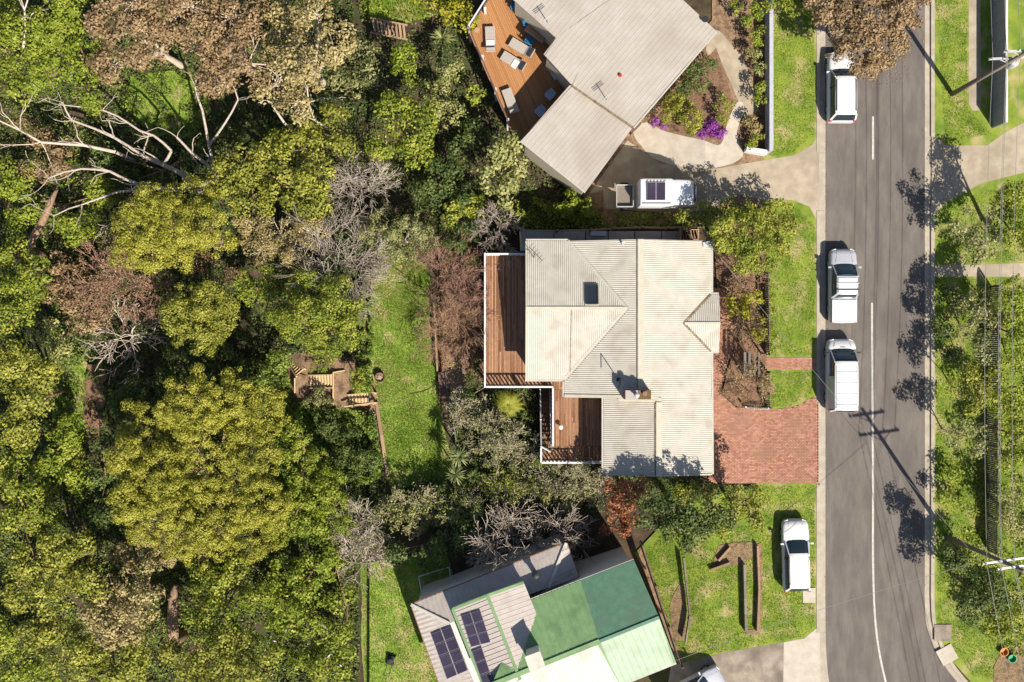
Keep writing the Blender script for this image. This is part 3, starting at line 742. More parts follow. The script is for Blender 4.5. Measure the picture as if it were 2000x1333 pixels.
mb = MB(); mb.lathe((q.x, q.y, q.z + .36), [(.12, 0), (.15, .02), (.15, .06), (.12, .08)], 14); mb.build('seat', 'ceramic', pt, True)
mb = MB(); mb.lathe((q.x, q.y, q.z), [(.11, 0), (.05, .05), (.05, .33), (.11, .36)], 10); mb.build('base', 'ceramic', pt, True)

# ------------------------------------------------------------------ northern neighbour
def north_house():
    root = thing('house', 'grey metal roofed house set at an angle north of the big deck', 'house', W(1200, 150, 0))
    z0 = 3.5
    def P(px, py, z): return W(px, py, z)
    # main roof falls gently towards the south-west
    A = [P(1002, -2, 3.4), P(1086, 74, 3.4), P(1062, 106, 3.15), P(1114, 164, 3.15), P(1238, 250, 3.15), P(1400, 62, 3.9)]
    pl = (P(1114, 164, 3.3), P(1238, 250, 3.3), P(1400, 62, 3.75))
    q = lambda x, y: plane_pt(x, y, *pl)
    roofA1 = [q(1062, 106), q(1114, 163), q(1238, 248), q(1400, 62), q(1330, -10), q(1086, 74)]
    run = (W(1400, 62) - W(1238, 250))
    poly1 = [q(1086, 74), q(1062, 106), q(1114, 163), q(1238, 248), q(1400, 62), q(1270, -60)]
    poly2 = [q(1086, 74), q(1270, -60), q(1200, -120), q(1020, -80), q(1000, -3)]
    rb = MB()
    for pl_ in ([q(1114, 163), q(1238, 248), q(1400, 62), q(1270, -60), q(1086, 74), q(1062, 106)], poly2): rb.slab([p - Vector((0, 0, .03)) for p in pl_], .14)
    roof = rb.build('roof', 'roof_grey', root)
    def sh(poly, run=run): mb = MB(); corr(mb, poly, run, .30, .012, 'rib'); mb.build('roof_sheet', 'roof_grey', roof)
    sh([q(1114, 163), q(1238, 248), q(1400, 62), q(1272, -58)]); sh([q(1062, 106), q(1114, 163), q(1272, -58), q(1086, 74)]); sh(poly2)
    pl2 = (P(1116, 164, 2.95), P(1238, 248, 2.95), P(1143, 376, 2.7)); q2 = lambda x, y: plane_pt(x, y, *pl2)
    low = [q2(1114, 165), q2(1236, 249), q2(1143, 376), q2(1017, 276)]
    mb = MB(); mb.slab([p - Vector((0, 0, .03)) for p in low], .14); roof2 = mb.build('roof', 'roof_grey', root)
    mb = MB(); corr(mb, low, run, .30, .012, 'rib'); mb.build('roof_sheet', 'roof_grey', roof2)
    mb = MB(); mb.bar(q(1116, 166) - Vector((0, 0, .08)), q(1238, 250) - Vector((0, 0, .08)), .14, .12); mb.build('gutter', 'flashing_rust', roof)
    mb = MB(); mb.bar(low[2] - Vector((0, 0, .06)), low[3] - Vector((0, 0, .06)), .12, .12); mb.build('gutter', 'gutter', roof2)
    mb = MB(); mb.bar(q(1238, 250) - Vector((0, 0, .06)), q(1400, 62) - Vector((0, 0, .06)), .10, .14); mb.build('barge', 'gutter', roof)
    # walls
    def shrink(pts, k):
        c = sum((Vector((p.x, p.y)) for p in pts), Vector((0, 0))) / len(pts); return [tuple(c + (Vector((p.x, p.y)) - c) * k) for p in pts]
    mb = MB(); mb.prism(shrink(low, .92), -2.4, 2.5); mb.build('wall', 'wall_cream', root)
    mb = MB(); mb.prism(shrink([q(1062, 106), q(1114, 163), q(1238, 248), q(1400, 62), q(1272, -58), q(1086, 74)], .95), -2.4, 2.95); mb.build('wall', 'wall_cream', root)
    mb = MB(); mb.prism(shrink(poly2, .95), -2.4, 3.0); mb.build('wall', 'wall_cream', root)
    # roof fittings
    a = q(1211, 148); mb = MB(); mb.lathe(a, [(.12, 0), (.12, .12), (.05, .2)], 8); mb.build('roof_vent', 'lamp_red', root)
    for (x, y) in ((1070, 45), (1185, 196)):
        a = q(x, y); mb = MB(); mb.tube([a, a + Vector((0, 0, 1.3))], .03, 5)
        for k in range(3): mb.tube([a + Vector((-.3, -.25, 1.0 + .12 * k)), a + Vector((.3, .25, 1.0 + .12 * k))], .018, 4)
        mb.build('aerial', 'galv', root)
    a = q(1376, 40); mb = MB(); mb.lathe(a, [(.14, 0), (.14, .2), (.2, .22), (.2, .3)], 10); mb.build('flue', 'black_metal', root)
north_house()
def north_deck():
    root = thing('timber_deck', 'orange-brown timber deck beside the angled grey roof', 'deck', W(990, 130, -2.4))
    poly = [(962, -12), (914, 60), (994, 246), (1024, 278), (1112, 172), (1068, 108), (1090, 78), (1004, -12)]
    P = [W(x, y, 0) for x, y in poly]
    mb = MB(); mb.prism([(p.x, p.y) for p in P], -.16, -.05); mb.build('joists', 'tread_dark', root)
    # boards run along the long outer edge; clip them to the outline
    d = (P[2] - P[1]).normalized(); s = Vector((-d.y, d.x, 0)); o = P[1]
    S = [((p - o).dot(s), (p - o).dot(d)) for p in P]; k = min(a for a, b in S); bw = .14
    while k < max(a for a, b in S):
        v = k + bw / 2; ts = []
        for i in range(len(S)):
            a, b = S[i], S[(i + 1) % len(S)]
            if (a[0] - v) * (b[0] - v) < 0: ts.append(a[1] + (b[1] - a[1]) * (v - a[0]) / (b[0] - a[0]))
        ts.sort()
        for t0, t1 in zip(ts[::2], ts[1::2]):
            if t1 - t0 < .05: continue
            a, b = o + s * v + d * t0, o + s * v + d * t1; mb = MB(); mb.bar((a.x, a.y, -.02), (b.x, b.y, -.02), bw - .010, .03); mb.build('board', 'deck_orange', root)
        k += bw
    for x, y in ((948, 26), (917, 62), (943, 118), (968, 181), (992, 240)):
        p = W(x, y, 0); mb = MB(); mb.box((p.x, p.y, -.65), (.16, .16, 3.3)); mb.build('post', 'trim_white', root)
    for (a, b) in (((962, -12), (916, 60)), ((916, 60), (993, 244))):
        a, b = W(*a, 0), W(*b, 0)
        mb = MB(); mb.bar(a + Vector((0, 0, 1)), b + Vector((0, 0, 1)), .09, .05); mb.build('top_rail', 'trim_white' if b.y > a.y - 4 else 'timber_brown', root)
        for h in (.25, .5, .75): mb = MB(); mb.tube([a + Vector((0, 0, h)), b + Vector((0, 0, h))], .012, 4); mb.build('rail_wire', 'steel', root)
north_deck()
def lounger(px, py, ang, label, towel=None, dark=False):
    r = thing('sun_lounger', label, 'sun lounger', W(px, py, 0.0), math.radians(ang), 'sun loungers on the orange deck')
    L, w = 1.75, .66
    mb = MB(); mb.box((-.25, 0, .33), (L * .68, w, .09)); mb.build('seat', 'wicker_grey', r, local=True)
    mb = MB(); mb.bar((L * .33 - .2, 0, .36), (L * .58 - .12, 0, .62), w, .08); mb.build('backrest', 'wicker_grey', r, local=True)
    for sx, sy in ((-.75, -.27), (-.75, .27), (.3, -.27), (.3, .27)):
        mb = MB(); mb.box((sx, sy, .145), (.06, .06, .29)); mb.build('leg', 'black_metal', r, local=True)
    mb = MB(); mb.box((L * .42, 0, .60), (.2, w * .9, .10)); mb.build('pillow', 'black_plastic' if dark else 'wicker_grey', r, local=True)
    if towel is not None:
        t = thing('towel', towel, 'towel', W(px, py, 0.385), math.radians(ang)); mb = MB()
        mb.slab([(-.05, -.28, .045), (.36, -.30, .05), (.38, .27, .05), (-.03, .26, .045)], .04); mb.build('cloth', 'towel_white', t, local=True)
lounger(958, 80, -88, 'grey lounger with a white towel near the deck corner post', 'white folded towel lying on the lounger by the deck corner')
lounger(1018, 97, -31, 'grey lounger with dark headrest nearest the brown table', dark=True)
lounger(1002, 123, -31, 'grey lounger with pale towel roll, second of the parallel pair', 'small pale towel across the second of the parallel loungers', dark=True)
lounger(997, 200, -70, 'pale lounger standing at the shadow edge by the deck rail')
def chair(px, py, ang, label, m, z=0.0, group='chairs on the orange deck'):
    r = thing('chair', label, 'chair', W(px, py, z), math.radians(ang), group)
    mb = MB(); mb.box((0, 0, .43), (.5, .5, .06)); mb.build('seat', m, r, local=True)
    mb = MB(); mb.bar((-.24, 0, .45), (-.32, 0, .9), .5, .05); mb.build('backrest', m, r, local=True)
    for sy in (-.26, .26): mb = MB(); mb.box((0, sy, .62), (.46, .06, .05)); mb.build('armrest', m, r, local=True)
    for sx, sy in ((-.2, -.2), (-.2, .2), (.2, -.2), (.2, .2)): mb = MB(); mb.box((sx, sy, .2), (.05, .05, .4)); mb.build('leg', m, r, local=True)
chair(1085, 150, 215, 'pale chair in the deep shade, upper of the three beside the roof', 'chair_pale')
chair(1073, 190, 225, 'pale chair in the deep shade, middle of the three beside the roof', 'chair_pale')
chair(1054, 222, 225, 'pale chair in the deep shade, lowest of the three beside the roof', 'chair_pale')
chair(1032, 52, -35, 'blue chair at the far end of the brown outdoor table', 'chair_blue')
chair(1034, 84, 60, 'blue chair tucked at the near side of the brown outdoor table', 'chair_blue')
chair(1006, 16, -100, 'blue chair alone by the top edge of the orange deck', 'chair_blue')
tb = thing('table', 'brown timber outdoor table in the shaded deck recess', 'table', W(1050, 66, 0), math.radians(-35))
for i in range(6): mb = MB(); mb.box((0, -.46 + i * .184, .73), (1.5, .176, .04)); mb.build('slat', 'timber_old', tb, local=True)
for sx, sy in ((-.65, -.42), (-.65, .42), (.65, -.42), (.65, .42)): mb = MB(); mb.box((sx, sy, .355), (.07, .07, .71)); mb.build('leg', 'timber_old', tb, local=True)

# ------------------------------------------------------------------ southern neighbour
def south_house():
    root = thing('house', 'house with green and white roofs and solar panels below the lot', 'house', W(1080, 1230, 0))
    P = lambda x, y, z: W(x, y, z)
    e, r1 = 2.6, 3.2
    A = [P(803, 1181, e), P(1106, 1061, e), P(1071, 1148, r1), P(878, 1218, r1)]
    B = [P(1106, 1061, e), P(1131, 1127, e), P(1071, 1148, r1)]
    C_ = [P(803, 1181, e), P(878, 1218, r1), P(960, 1420, r1), P(895, 1440, e)]
    rb = MB()
    for q in (A, B, C_): rb.slab([p - Vector((0, 0, .02)) for p in q], .14)
    rb.slab([P(1131, 1127, e), P(1071, 1148, r1 - .02), P(1037, 1172, 3.0), P(1040, 1180, 2.9)], .1)
    low = rb.build('roof', 'roof_tile_white', root)
    def tiles(poly, run, m): mb = MB(); corr(mb, poly, run, .30, .02); mb.build('roof_sheet', m, low)
    dd = (P(1106, 1061, 0) - P(803, 1181, 0)); nn = Vector((-dd.y, dd.x, 0))
    tiles(A, nn, 'roof_tile_white'); tiles(B, dd, 'roof_tile_white'); tiles(C_, dd, 'roof_tile_white')
    def hip(a, b, m='roof_white', w=.2): mb = MB(); mb.bar(a + Vector((0, 0, .04)), b + Vector((0, 0, .04)), w, .07); mb.build('hip_cap', m, low)
    hip(A[0], A[3]); hip(A[1], A[2])
    for a, b in ((A[0], A[1]), (C_[0], C_[3]), (B[0], B[1])):
        mb = MB(); mb.bar(a - Vector((0, 0, .08)), b - Vector((0, 0, .08)), .12, .12); mb.build('gutter', 'chimney_brick', low)
    # green main roof: two slopes off one ridge
    R0, R1 = P(960, 1338, 5.0), P(1287, 1206, 5.0)
    rr = lambda t: R0 + (R1 - R0) * t
    n0, n1 = P(1033, 1173, 4.15), P(1238, 1094, 4.15); nm = P(1134, 1134, 4.15); s1 = P(1321, 1296, 4.15); sm = P(1211, 1340, 4.15); s0 = P(1000, 1424, 4.15)
    rm = rr(.645)
    mb = MB()
    for q in ([n0, n1, R1, R0], [R0, R1, s1, s0]): mb.slab([p - Vector((0, 0, .03)) for p in q], .14)
    hi = mb.build('roof', 'roof_green', root)
    run = (n1 - R1)
    def sh(q, m, pitch=.40): mb = MB(); corr(mb, q, run, pitch, .016, 'rib'); mb.build('roof_sheet', m, hi)
    sh([n0, nm, rm, R0], 'roof_green'); sh([nm, n1, R1, rm], 'roof_dark_green', .12); sh([rm, R1, s1, sm], 'roof_mint'); sh([R0, rm, sm, s0], 'roof_white', .30)
    mb = MB(); mb.bar(R0 + Vector((0, 0, .03)), rm + Vector((0, 0, .03)), .3, .05); mb.build('ridge_cap', 'roof_green', hi)
    mb = MB(); mb.bar(rm + Vector((0, 0, .03)), R1 + Vector((0, 0, .03)), .2, .05); mb.build('ridge_cap', 'roof_dark_green', hi)
    for a, b in ((n0, n1), (s0, s1)): mb = MB(); mb.bar(a - Vector((0, 0, .08)), b - Vector((0, 0, .08)), .12, .12); mb.build('gutter', 'gutter', hi)
    # upper storey
    u0, u1, u2, u3 = P(884, 1190, 4.35), P(1023, 1138, 4.35), P(1088, 1300, 4.35), P(950, 1355, 4.35)
    m0, m1 = P(952, 1163, 4.95), P(1016, 1328, 4.95)
    mb = MB()
    for q in ([u0, m0, m1, u3], [m0, u1, u2, m1]): mb.slab([p - Vector((0, 0, .03)) for p in q], .12)
    up = mb.build('roof', 'roof_green', root)
    for q in ([u0, m0, m1, u3],): mb = MB(); corr(mb, q, (u0 - m0), .3, .03, 'rib'); mb.build('roof_sheet', 'roof_tile_white', up)
    t1 = P(1040, 1180, 4.9)
    mb = MB(); corr(mb, [m0, u1, u2, m1], (u1 - m0), .3, .015, 'rib'); mb.build('roof_sheet', 'roof_tile_white', up)
    for a, b, m in ((m0, m1, 'roof_green'), (u0, m0, 'roof_green'), (m0, u1, 'roof_green'), (u0, u3, 'roof_green')):
        mb = MB(); mb.bar(a + Vector((0, 0, .03)), b + Vector((0, 0, .03)), .18, .07); mb.build('roof_edge', m, up)
    def ins(pts, k):
        c = sum((Vector((p.x, p.y)) for p in pts), Vector((0, 0))) / len(pts); return [tuple(c + (Vector((p.x, p.y)) - c) * k) for p in pts]
    mb = MB(); mb.prism(ins([u0, u1, u2, u3], .94), 2.6, 4.2); mb.build('wall', 'wall_white', root)
    mb = MB(); mb.prism(ins([n0, n1, R1, s1, s0, R0], .95), -2.6, 3.95); mb.build('wall', 'wall_white', root)
    mb = MB(); mb.prism(ins([A[0], A[1], B[1], A[2], P(1040, 1400, 0), C_[3]], .95), -3, 2.4); mb.build('wall', 'wall_white', root)
    # dormer edge at the foot of the frame, chimney
    c = P(1043, 1265, 3.5); mb = MB(); mb.box((c.x, c.y, 5.0), (.85, .85, 2.6), math.radians(20)); ch = mb.build('chimney', 'wall_white', root)
    mb = MB(); mb.box((c.x, c.y, 6.34), (1.0, 1.0, .08), math.radians(20)); mb.build('chimney_cap', 'roof_white', ch)
    c = P(1045, 1120, 3.0); mb = MB(); mb.lathe(c, [(.16, -.1), (.16, .55), (.24, .56), (.24, .66), (.05, .75)], 10); mb.build('flue', 'black_metal', root)
    # solar panels
    def array(q, nx, ny, pl):
        Q = [plane_pt(x, y, *pl) for x, y in q]
        for i in range(nx):
            for j in range(ny):
                def pt(a, b):
                    return (Q[0] * (1 - a) * (1 - b) + Q[1] * a * (1 - b) + Q[2] * a * b + Q[3] * (1 - a) * b)
                g = .012
                a0, a1, b0, b1 = i / nx + g, (i + 1) / nx - g, j / ny + g, (j + 1) / ny - g
                c4 = [pt(a0, b0), pt(a1, b0), pt(a1, b1), pt(a0, b1)]
                mb = MB(); mb.slab([p + Vector((0, 0, .13)) for p in c4], .05); f = mb.build('solar_panel', 'solar_frame', root)
                cc = sum(c4, Vector((0, 0, 0))) / 4
                mb = MB(); mb.slab([cc + (p - cc) * .95 + Vector((0, 0, .137)) for p in c4], .004); mb.build('solar_cells', 'solar_cell', f)
    array([(841, 1237), (882, 1222), (915, 1309), (873, 1327)], 2, 4, (C_[0], C_[1], C_[2]))
    array([(900, 1202), (938, 1190), (959, 1254), (920, 1264)], 2, 3, (u0, m0, m1))
    array([(921, 1271), (941, 1263), (965, 1335), (945, 1342)], 1, 3, (u0, m0, m1))
south_house()

# ------------------------------------------------------------------ vehicles (local: +y forward, z up)
def loft(mb, secs):
    """secs: list of (y, [(x,z)...]) closed sections of equal length"""
    n = len(secs[0][1]); vs, fs = [], []
    for y, s in secs: vs += [(x, y, z) for x, z in s]
    for i in range(len(secs) - 1):
        for k in range(n):
            a = i * n + k; b = i * n + (k + 1) % n; fs.append((a, a + n, b + n, b))
    fs.append(tuple(range(n))); fs.append(tuple(range((len(secs) - 1) * n, len(secs) * n))[::-1])
    mb.add(vs, fs)
def bsec(w, h, crown=.03, sill=.24):
    half = [(w * .86, sill), (w * .97, sill + .12), (w, .55), (w * .985, h - .13), (w * .93, h - .04), (w * .80, h), (w * .4, h + crown * .8)]
    return half + [(0, h + crown)] + [(-x, z) for x, z in half[::-1]] 
def gsec(w0, z0, w1, z1):
    half = [(w0, z0), (w0 * .65 + w1 * .35, z0 * .62 + z1 * .38), (w1 * 1.0, z1 - .06), (w1 * .90, z1 - .012), (w1 * .5, z1 + .01)]
    return half + [(0, z1 + .015)] + [(-x, z) for x, z in half[::-1]]
def vehicle(name, label, px, py, ang, kind, L, Wd, paint='car_white', z=.008, cat='car', group='vehicles parked along the street'):
    root = thing(name, label, cat, W(px, py, z), math.radians(ang), group)
    w = Wd / 2; h2 = L / 2
    B = {'suv': dict(bon=.98, bw=.98, ws0=.255, ws1=.10, rf=.43, rb=.49, roof=1.68, boot=1.0, rw=.76),
         'wagon': dict(bon=.90, bw=.92, ws0=.235, ws1=.05, rf=.42, rb=.49, roof=1.46, boot=.93, rw=.74),
         'van': dict(bon=1.05, bw=1.1, ws0=.375, ws1=.19, rf=.46, rb=.497, roof=1.92, boot=1.1, rw=.80),
         'ute': dict(bon=1.02, bw=1.02, ws0=.30, ws1=.13, rf=.12, rb=.17, roof=1.72, boot=1.05, rw=.77),
         'hatch': dict(bon=.95, bw=.95, ws0=.26, ws1=.10, rf=.42, rb=.49, roof=1.48, boot=.95, rw=.74)}[kind]
    bon, ws0, ws1, roof, rw = B['bon'], B['ws0'], B['ws1'], B['roof'], B['rw']
    # body shell
    mb = MB(); secs = []
    yb = -h2; prof = [(-.50, .86, B['boot'] - .22), (-.492, .93, B['boot'] - .07), (-.475, .97, B['boot']), (-.40, .995, B['boot']), (-.2, 1, B['boot']), (0, 1, max(B['boot'], bon)), (ws0, 1, bon + .02),
            (.33, .99, bon - .02), (.42, .965, bon - .06), (.465, .90, bon - .13), (.487, .80, bon - .25), (.50, .62, bon - .36)]
    for f, k, hh in sorted(prof): secs.append((f * L, bsec(w * k, hh)))
    loft(mb, secs); body = mb.build('body', paint, root, True, local=True)
    m = body.modifiers.new('smooth', 'EDGE_SPLIT'); m.split_angle = math.radians(42)
    # glasshouse: glass hull, then roof skin and pillars over it
    yf0, yf1 = ws0 * L, ws1 * L; yr1, yr0 = -B['rf'] * L, -B['rb'] * L
    zb = bon - .03
    g = MB(); bw_ = w * .90; tw = w * rw
    loft(g, [(yr0, gsec(bw_ * .93, zb, bw_ * .90, zb + .03)), (yr1 * .985, gsec(bw_ * .97, zb, tw * .95, roof - .05)), (yr1 + .25, gsec(bw_, zb, tw, roof - .025)),
             (0 if kind != 'ute' else (yf1 + yr1) / 2, gsec(bw_, zb, tw, roof - .02)), (yf1, gsec(bw_ * .98, zb, tw * .96, roof - .045)), (yf1 + (yf0 - yf1) * .55, gsec(bw_ * .95, zb, (tw + bw_) * .465, roof - .045 - (roof - zb) * .50)), (yf0 - .10, gsec(bw_ * .86, zb, bw_ * .82, zb + .09)), (yf0 + .02, gsec(bw_ * .66, zb, bw_ * .60, zb + .05)), (yf0 + .10, gsec(bw_ * .34, zb, bw_ * .30, zb + .04))])
    g.build('windows', 'car_glass', root, True, local=True)
    r = MB(); rs = []
    for y, k, dz in ((yr1 - .02, .90, -.05), (yr1 + .06, .985, -.015), (yr1 + .4, 1.02, .012), ((yf1 + yr1) / 2, 1.02, .02), (yf1 - .3, 1.01, .006), (yf1 - .04, .97, -.015), (yf1 + .05, .86, -.05)):
        t = tw * k; z1 = roof + dz; rs.append((y, [(t, z1 - .075), (t * .985, z1 - .03), (t * .86, z1), (t * .45, z1 + .012), (0, z1 + .016), (-t * .45, z1 + .012), (-t * .86, z1), (-t * .985, z1 - .03), (-t, z1 - .075), (0, z1 - .085)]))
    loft(r, rs); rf = r.build('roof', paint, root, True, local=True); mm = rf.modifiers.new('smooth', 'EDGE_SPLIT'); mm.split_angle = math.radians(42)
    for s in (-1, 1):
        p = MB(); p.bar((s * bw_ * .93, yf0 - .12, zb + .04), (s * tw * .985, yf1, roof - .05), .07, .06); p.build('pillar', paint, root, local=True)
        p = MB(); p.bar((s * bw_ * .96, yr0 + .05, zb + .02), (s * tw * .95, yr1, roof - .05), .13, .07); p.build('pillar', paint, root, local=True)
        if kind != 'ute':
            p = MB(); p.bar((s * bw_ * .995, -.02 * L, zb), (s * tw * 1.0, -.03 * L, roof - .06), .07, .08); p.build('pillar', 'black_plastic', root, local=True)
        mi = MB(); mi.box((s * (w + .09), yf0 - .28, bon + .10), (.20, .10, .15)); mi.build('mirror', paint if kind != 'van' else 'black_plastic', root, local=True)
        hl = MB(); hl.bar((s * w * .80, h2 * .93, bon - .27), (s * w * .52, h2 * .975, bon - .30), .12, .14); hl.build('headlight', 'lamp_clear', root, local=True)
        tl = MB(); tl.box((s * w * .86, -h2 * .985, B['boot'] - .12), (.16, .07, .22)); tl.build('tail_light', 'lamp_red', root, local=True)
        for yy in (.31 * L, -.30 * L):
            tm = MB()
            for k in range(1): pass
            n = 14; pr = [(.20, -.10), (.31, -.11), (.335, -.06), (.335, .06), (.31, .11), (.20, .10)]; vs, fs = [], []
            for rr, xx in pr:
                for q in range(n): a = 2 * math.pi * q / n; vs.append((s * (w - .12) + xx, yy + rr * math.cos(a), .335 + rr * math.sin(a)))
            for i in range(len(pr)):
                for q in range(n):
                    a = i * n + q; b = i * n + (q + 1) % n; a2 = ((i + 1) % len(pr)) * n + q; b2 = ((i + 1) % len(pr)) * n + (q + 1) % n; fs.append((a, b, b2, a2))
            tm.add(vs, fs); ty = tm.build('tyre', 'tyre', root, True, local=True)
            rm = MB(); vs = [(s * (w - .12) + s * .09, yy + .2 * math.cos(2 * math.pi * q / 10), .335 + .2 * math.sin(2 * math.pi * q / 10)) for q in range(10)] + [(s * (w - .12) - s * .05, yy + .2 * math.cos(2 * math.pi * q / 10), .335 + .2 * math.sin(2 * math.pi * q / 10)) for q in range(10)]
            rm.add(vs, [tuple(range(10)), tuple(range(10, 20))[::-1]] + [(q, (q + 1) % 10, 10 + (q + 1) % 10, 10 + q) for q in range(10)]); rm.build('rim', 'rim', ty, local=True)
        for s in (-1, 1): sm = MB(); sm.bar((s * w * .62, yf0 + .05, bon + .018), (s * w * .50, h2 * .90, bon - .065), .018, .012); sm.build('bonnet_seam', 'seam', root, local=True)
    pl = MB(); pl.box((0, -h2 - .005, .62), (.38, .02, .12)); pl.build('number_plate', 'paint_white', root, local=True)
    return root, dict(w=w, L=L, roof=roof, tw=tw, yf1=yf1, yr1=yr1, h2=h2, boot=B['boot'])
car, d = vehicle('parked_car', 'white four-wheel-drive partly hidden under the brown street tree', 1637, 176, 0, 'suv', 4.65, 1.86)
for s in (-1, 1): mb = MB(); mb.bar((s * d['tw'] * .9, d['yr1'] + .2, d['roof'] + .05), (s * d['tw'] * .9, d['yf1'] - .2, d['roof'] + .05), .04, .04); mb.build('roof_rail', 'black_plastic', car, local=True)
car, d = vehicle('pickup', 'silver-white pickup with covered tray, middle of the three at the kerb', 1639, 560, 0, 'ute', 4.95, 1.82, 'car_silver', cat='pickup')
mb = MB(); mb.slab([(-d['w'] * .90, -d['h2'] * .985, d['boot'] + .06), (d['w'] * .90, -d['h2'] * .985, d['boot'] + .06), (d['w'] * .90, -.19 * d['L'], d['boot'] + .09), (-d['w'] * .90, -.19 * d['L'], d['boot'] + .09)], .09); mb.build('tonneau_cover', 'car_white', car, local=True)
for k in range(3): mb = MB(); mb.box((0, d['yr1'] + .30 + k * .42, d['roof'] + .07), (d['tw'] * 2.1, .07, .04)); mb.build('roof_bar', 'seam' if k else 'black_plastic', car, local=True)
mb = MB(); mb.box((0, (d['yr1'] + d['yf1']) / 2 - .05, d['roof'] + .03), (d['tw'] * 1.75, 1.0, .05)); mb.build('roof_panel', 'car_white', car, local=True)
car, d = vehicle('van', 'white delivery van with ribbed roof parked beside the brick path', 1635.5, 733, 0, 'van', 4.85, 1.92, cat='van')
for k in range(4): mb = MB(); mb.box((0, d['yr1'] + .35 + k * .72, d['roof'] + .022), (d['tw'] * 1.75, .05, .03)); mb.build('roof_rib', 'seam', car, local=True)
for s in (-1, 1):
    mb = MB(); mb.slab([(s * d['tw'] * 1.02, d['yr1'] + .05, d['roof'] - .06), (s * d['tw'] * 1.02, -.02, d['roof'] - .06), (s * d['w'] * .99, -.02, 1.12), (s * d['w'] * .99, d['yr1'] + .05, 1.12)], .03); mb.build('side_panel', 'car_silver', car, local=True)
    mb = MB(); mb.bar((s * d['tw'] * .88, d['yr1'] + .1, d['roof'] + .02), (s * d['tw'] * .88, d['yf1'] - .3, d['roof'] + .02), .04, .03); mb.build('roof_gutter', 'seam', car, local=True)
car, d = vehicle('parked_car', 'white station wagon parked on the grass verge in the lower right', 1549, 1081, 1.5, 'wagon', 4.8, 1.80, z=V1 + .008)
for s in (-1, 1): mb = MB(); mb.bar((s * d['tw'] * .92, d['yr1'] + .2, d['roof'] + .03), (s * d['tw'] * .92, d['yf1'] - .2, d['roof'] + .03), .03, .03); mb.build('roof_rail', 'galv', car, local=True)
car, d = vehicle('parked_car', 'silver car on the old concrete drive, cut by the bottom edge', 1352, 1342, -62, 'hatch', 4.3, 1.78, 'car_silver', z=V1 + .01, group=None)
# camper on the northern drive
def camper():
    r = thing('camper', 'white camper with dark solar panel on its roof on the northern drive', 'camper', W(1296, 384, V1 + .01), -math.pi / 2)
    w = .88
    mb = MB(); loft(mb, [(-1.85, bsec(w * .95, 2.05)), (-1.8, bsec(w, 2.12)), (.25, bsec(w, 2.12)), (.35, bsec(w * .97, 2.05))]); mb.build('body', 'car_white', r, True, local=True).modifiers.new('s', 'EDGE_SPLIT').split_angle = .7
    mb = MB(); loft(mb, [(.36, bsec(w * .96, 1.95)), (.6, bsec(w * .97, 2.0)), (1.35, bsec(w * .95, 1.95)), (1.7, bsec(w * .90, 1.70)), (1.95, bsec(w * .80, 1.25)), (2.05, bsec(w * .62, .9))]); mb.build('cab', 'car_white', r, True, local=True).modifiers.new('s', 'EDGE_SPLIT').split_angle = .7
    mb = MB(); mb.slab([(-w * .74, 1.74, 1.70), (w * .74, 1.74, 1.70), (w * .66, 1.96, 1.25), (-w * .66, 1.96, 1.25)], .03); mb.build('windscreen', 'car_glass', r, local=True)
    for k in range(2):
        mb = MB(); mb.box((-.02, -1.13 + k * .62, 2.21), (1.2, .60, .05)); f = mb.build('solar_panel', 'solar_frame', r, local=True)
        mb = MB(); mb.box((-.02, -1.13 + k * .62, 2.237), (1.13, .55, .006)); mb.build('solar_cells', 'solar_cell', f, local=True)
    for k in range(6): mb = MB(); mb.box((-.72, -1.3 + k * .22, 2.2), (.12, .12, .10)); mb.build('roof_clip', 'galv', r, local=True)
    for s in (-1, 1): mb = MB(); mb.bar((s * .80, -1.7, 2.2), (s * .80, .2, 2.2), .05, .06); mb.build('roof_rail', 'galv', r, local=True)
    for s in (-1, 1):
        for yy in (1.3, -1.1):
            mb = MB(); vs = [(s * (w - .12) + dx, yy + .33 * math.cos(a * .449), .33 + .33 * math.sin(a * .449)) for dx in (-.1, .1) for a in range(14)]
            mb.add(vs, [tuple(range(14))[::-1], tuple(range(14, 28))] + [(i, (i + 1) % 14, 14 + (i + 1) % 14, 14 + i) for i in range(14)]); mb.build('wheel', 'tyre', r, local=True)
camper()
tr = thing('trailer', 'small grey trailer tray parked behind the white camper', 'trailer', W(1218, 386, V1 + .01))
mb = MB(); mb.box((0, 0, .50), (1.1, 1.45, .06)); mb.build('tray_floor', 'timber_grey', tr, local=True)
for a, b in (((-.55, -.72), (.55, -.72)), ((-.55, .72), (.55, .72)), ((-.55, -.72), (-.55, .72)), ((.55, -.72), (.55, .72))):
    mb = MB(); mb.bar((*a, .68), (*b, .68), .04, .34); mb.build('side', 'galv', tr, local=True)
for s in (-1, 1):
    mb = MB(); vs = [(dx, s * .86 + 0, 0) for dx in ()]; vs = [(.28 * math.cos(a * .5236), s * .84 + dy, .28 + .28 * math.sin(a * .5236)) for dy in (-.08, .08) for a in range(12)]
    mb.add(vs, [tuple(range(12)), tuple(range(12, 24))[::-1]] + [(i, (i + 1) % 12, 12 + (i + 1) % 12, 12 + i) for i in range(12)]); mb.build('wheel', 'tyre', tr, local=True)
mb = MB(); mb.bar((.55, 0, .45), (1.1, 0, .45), .07, .07); mb.build('drawbar', 'galv', tr, local=True)

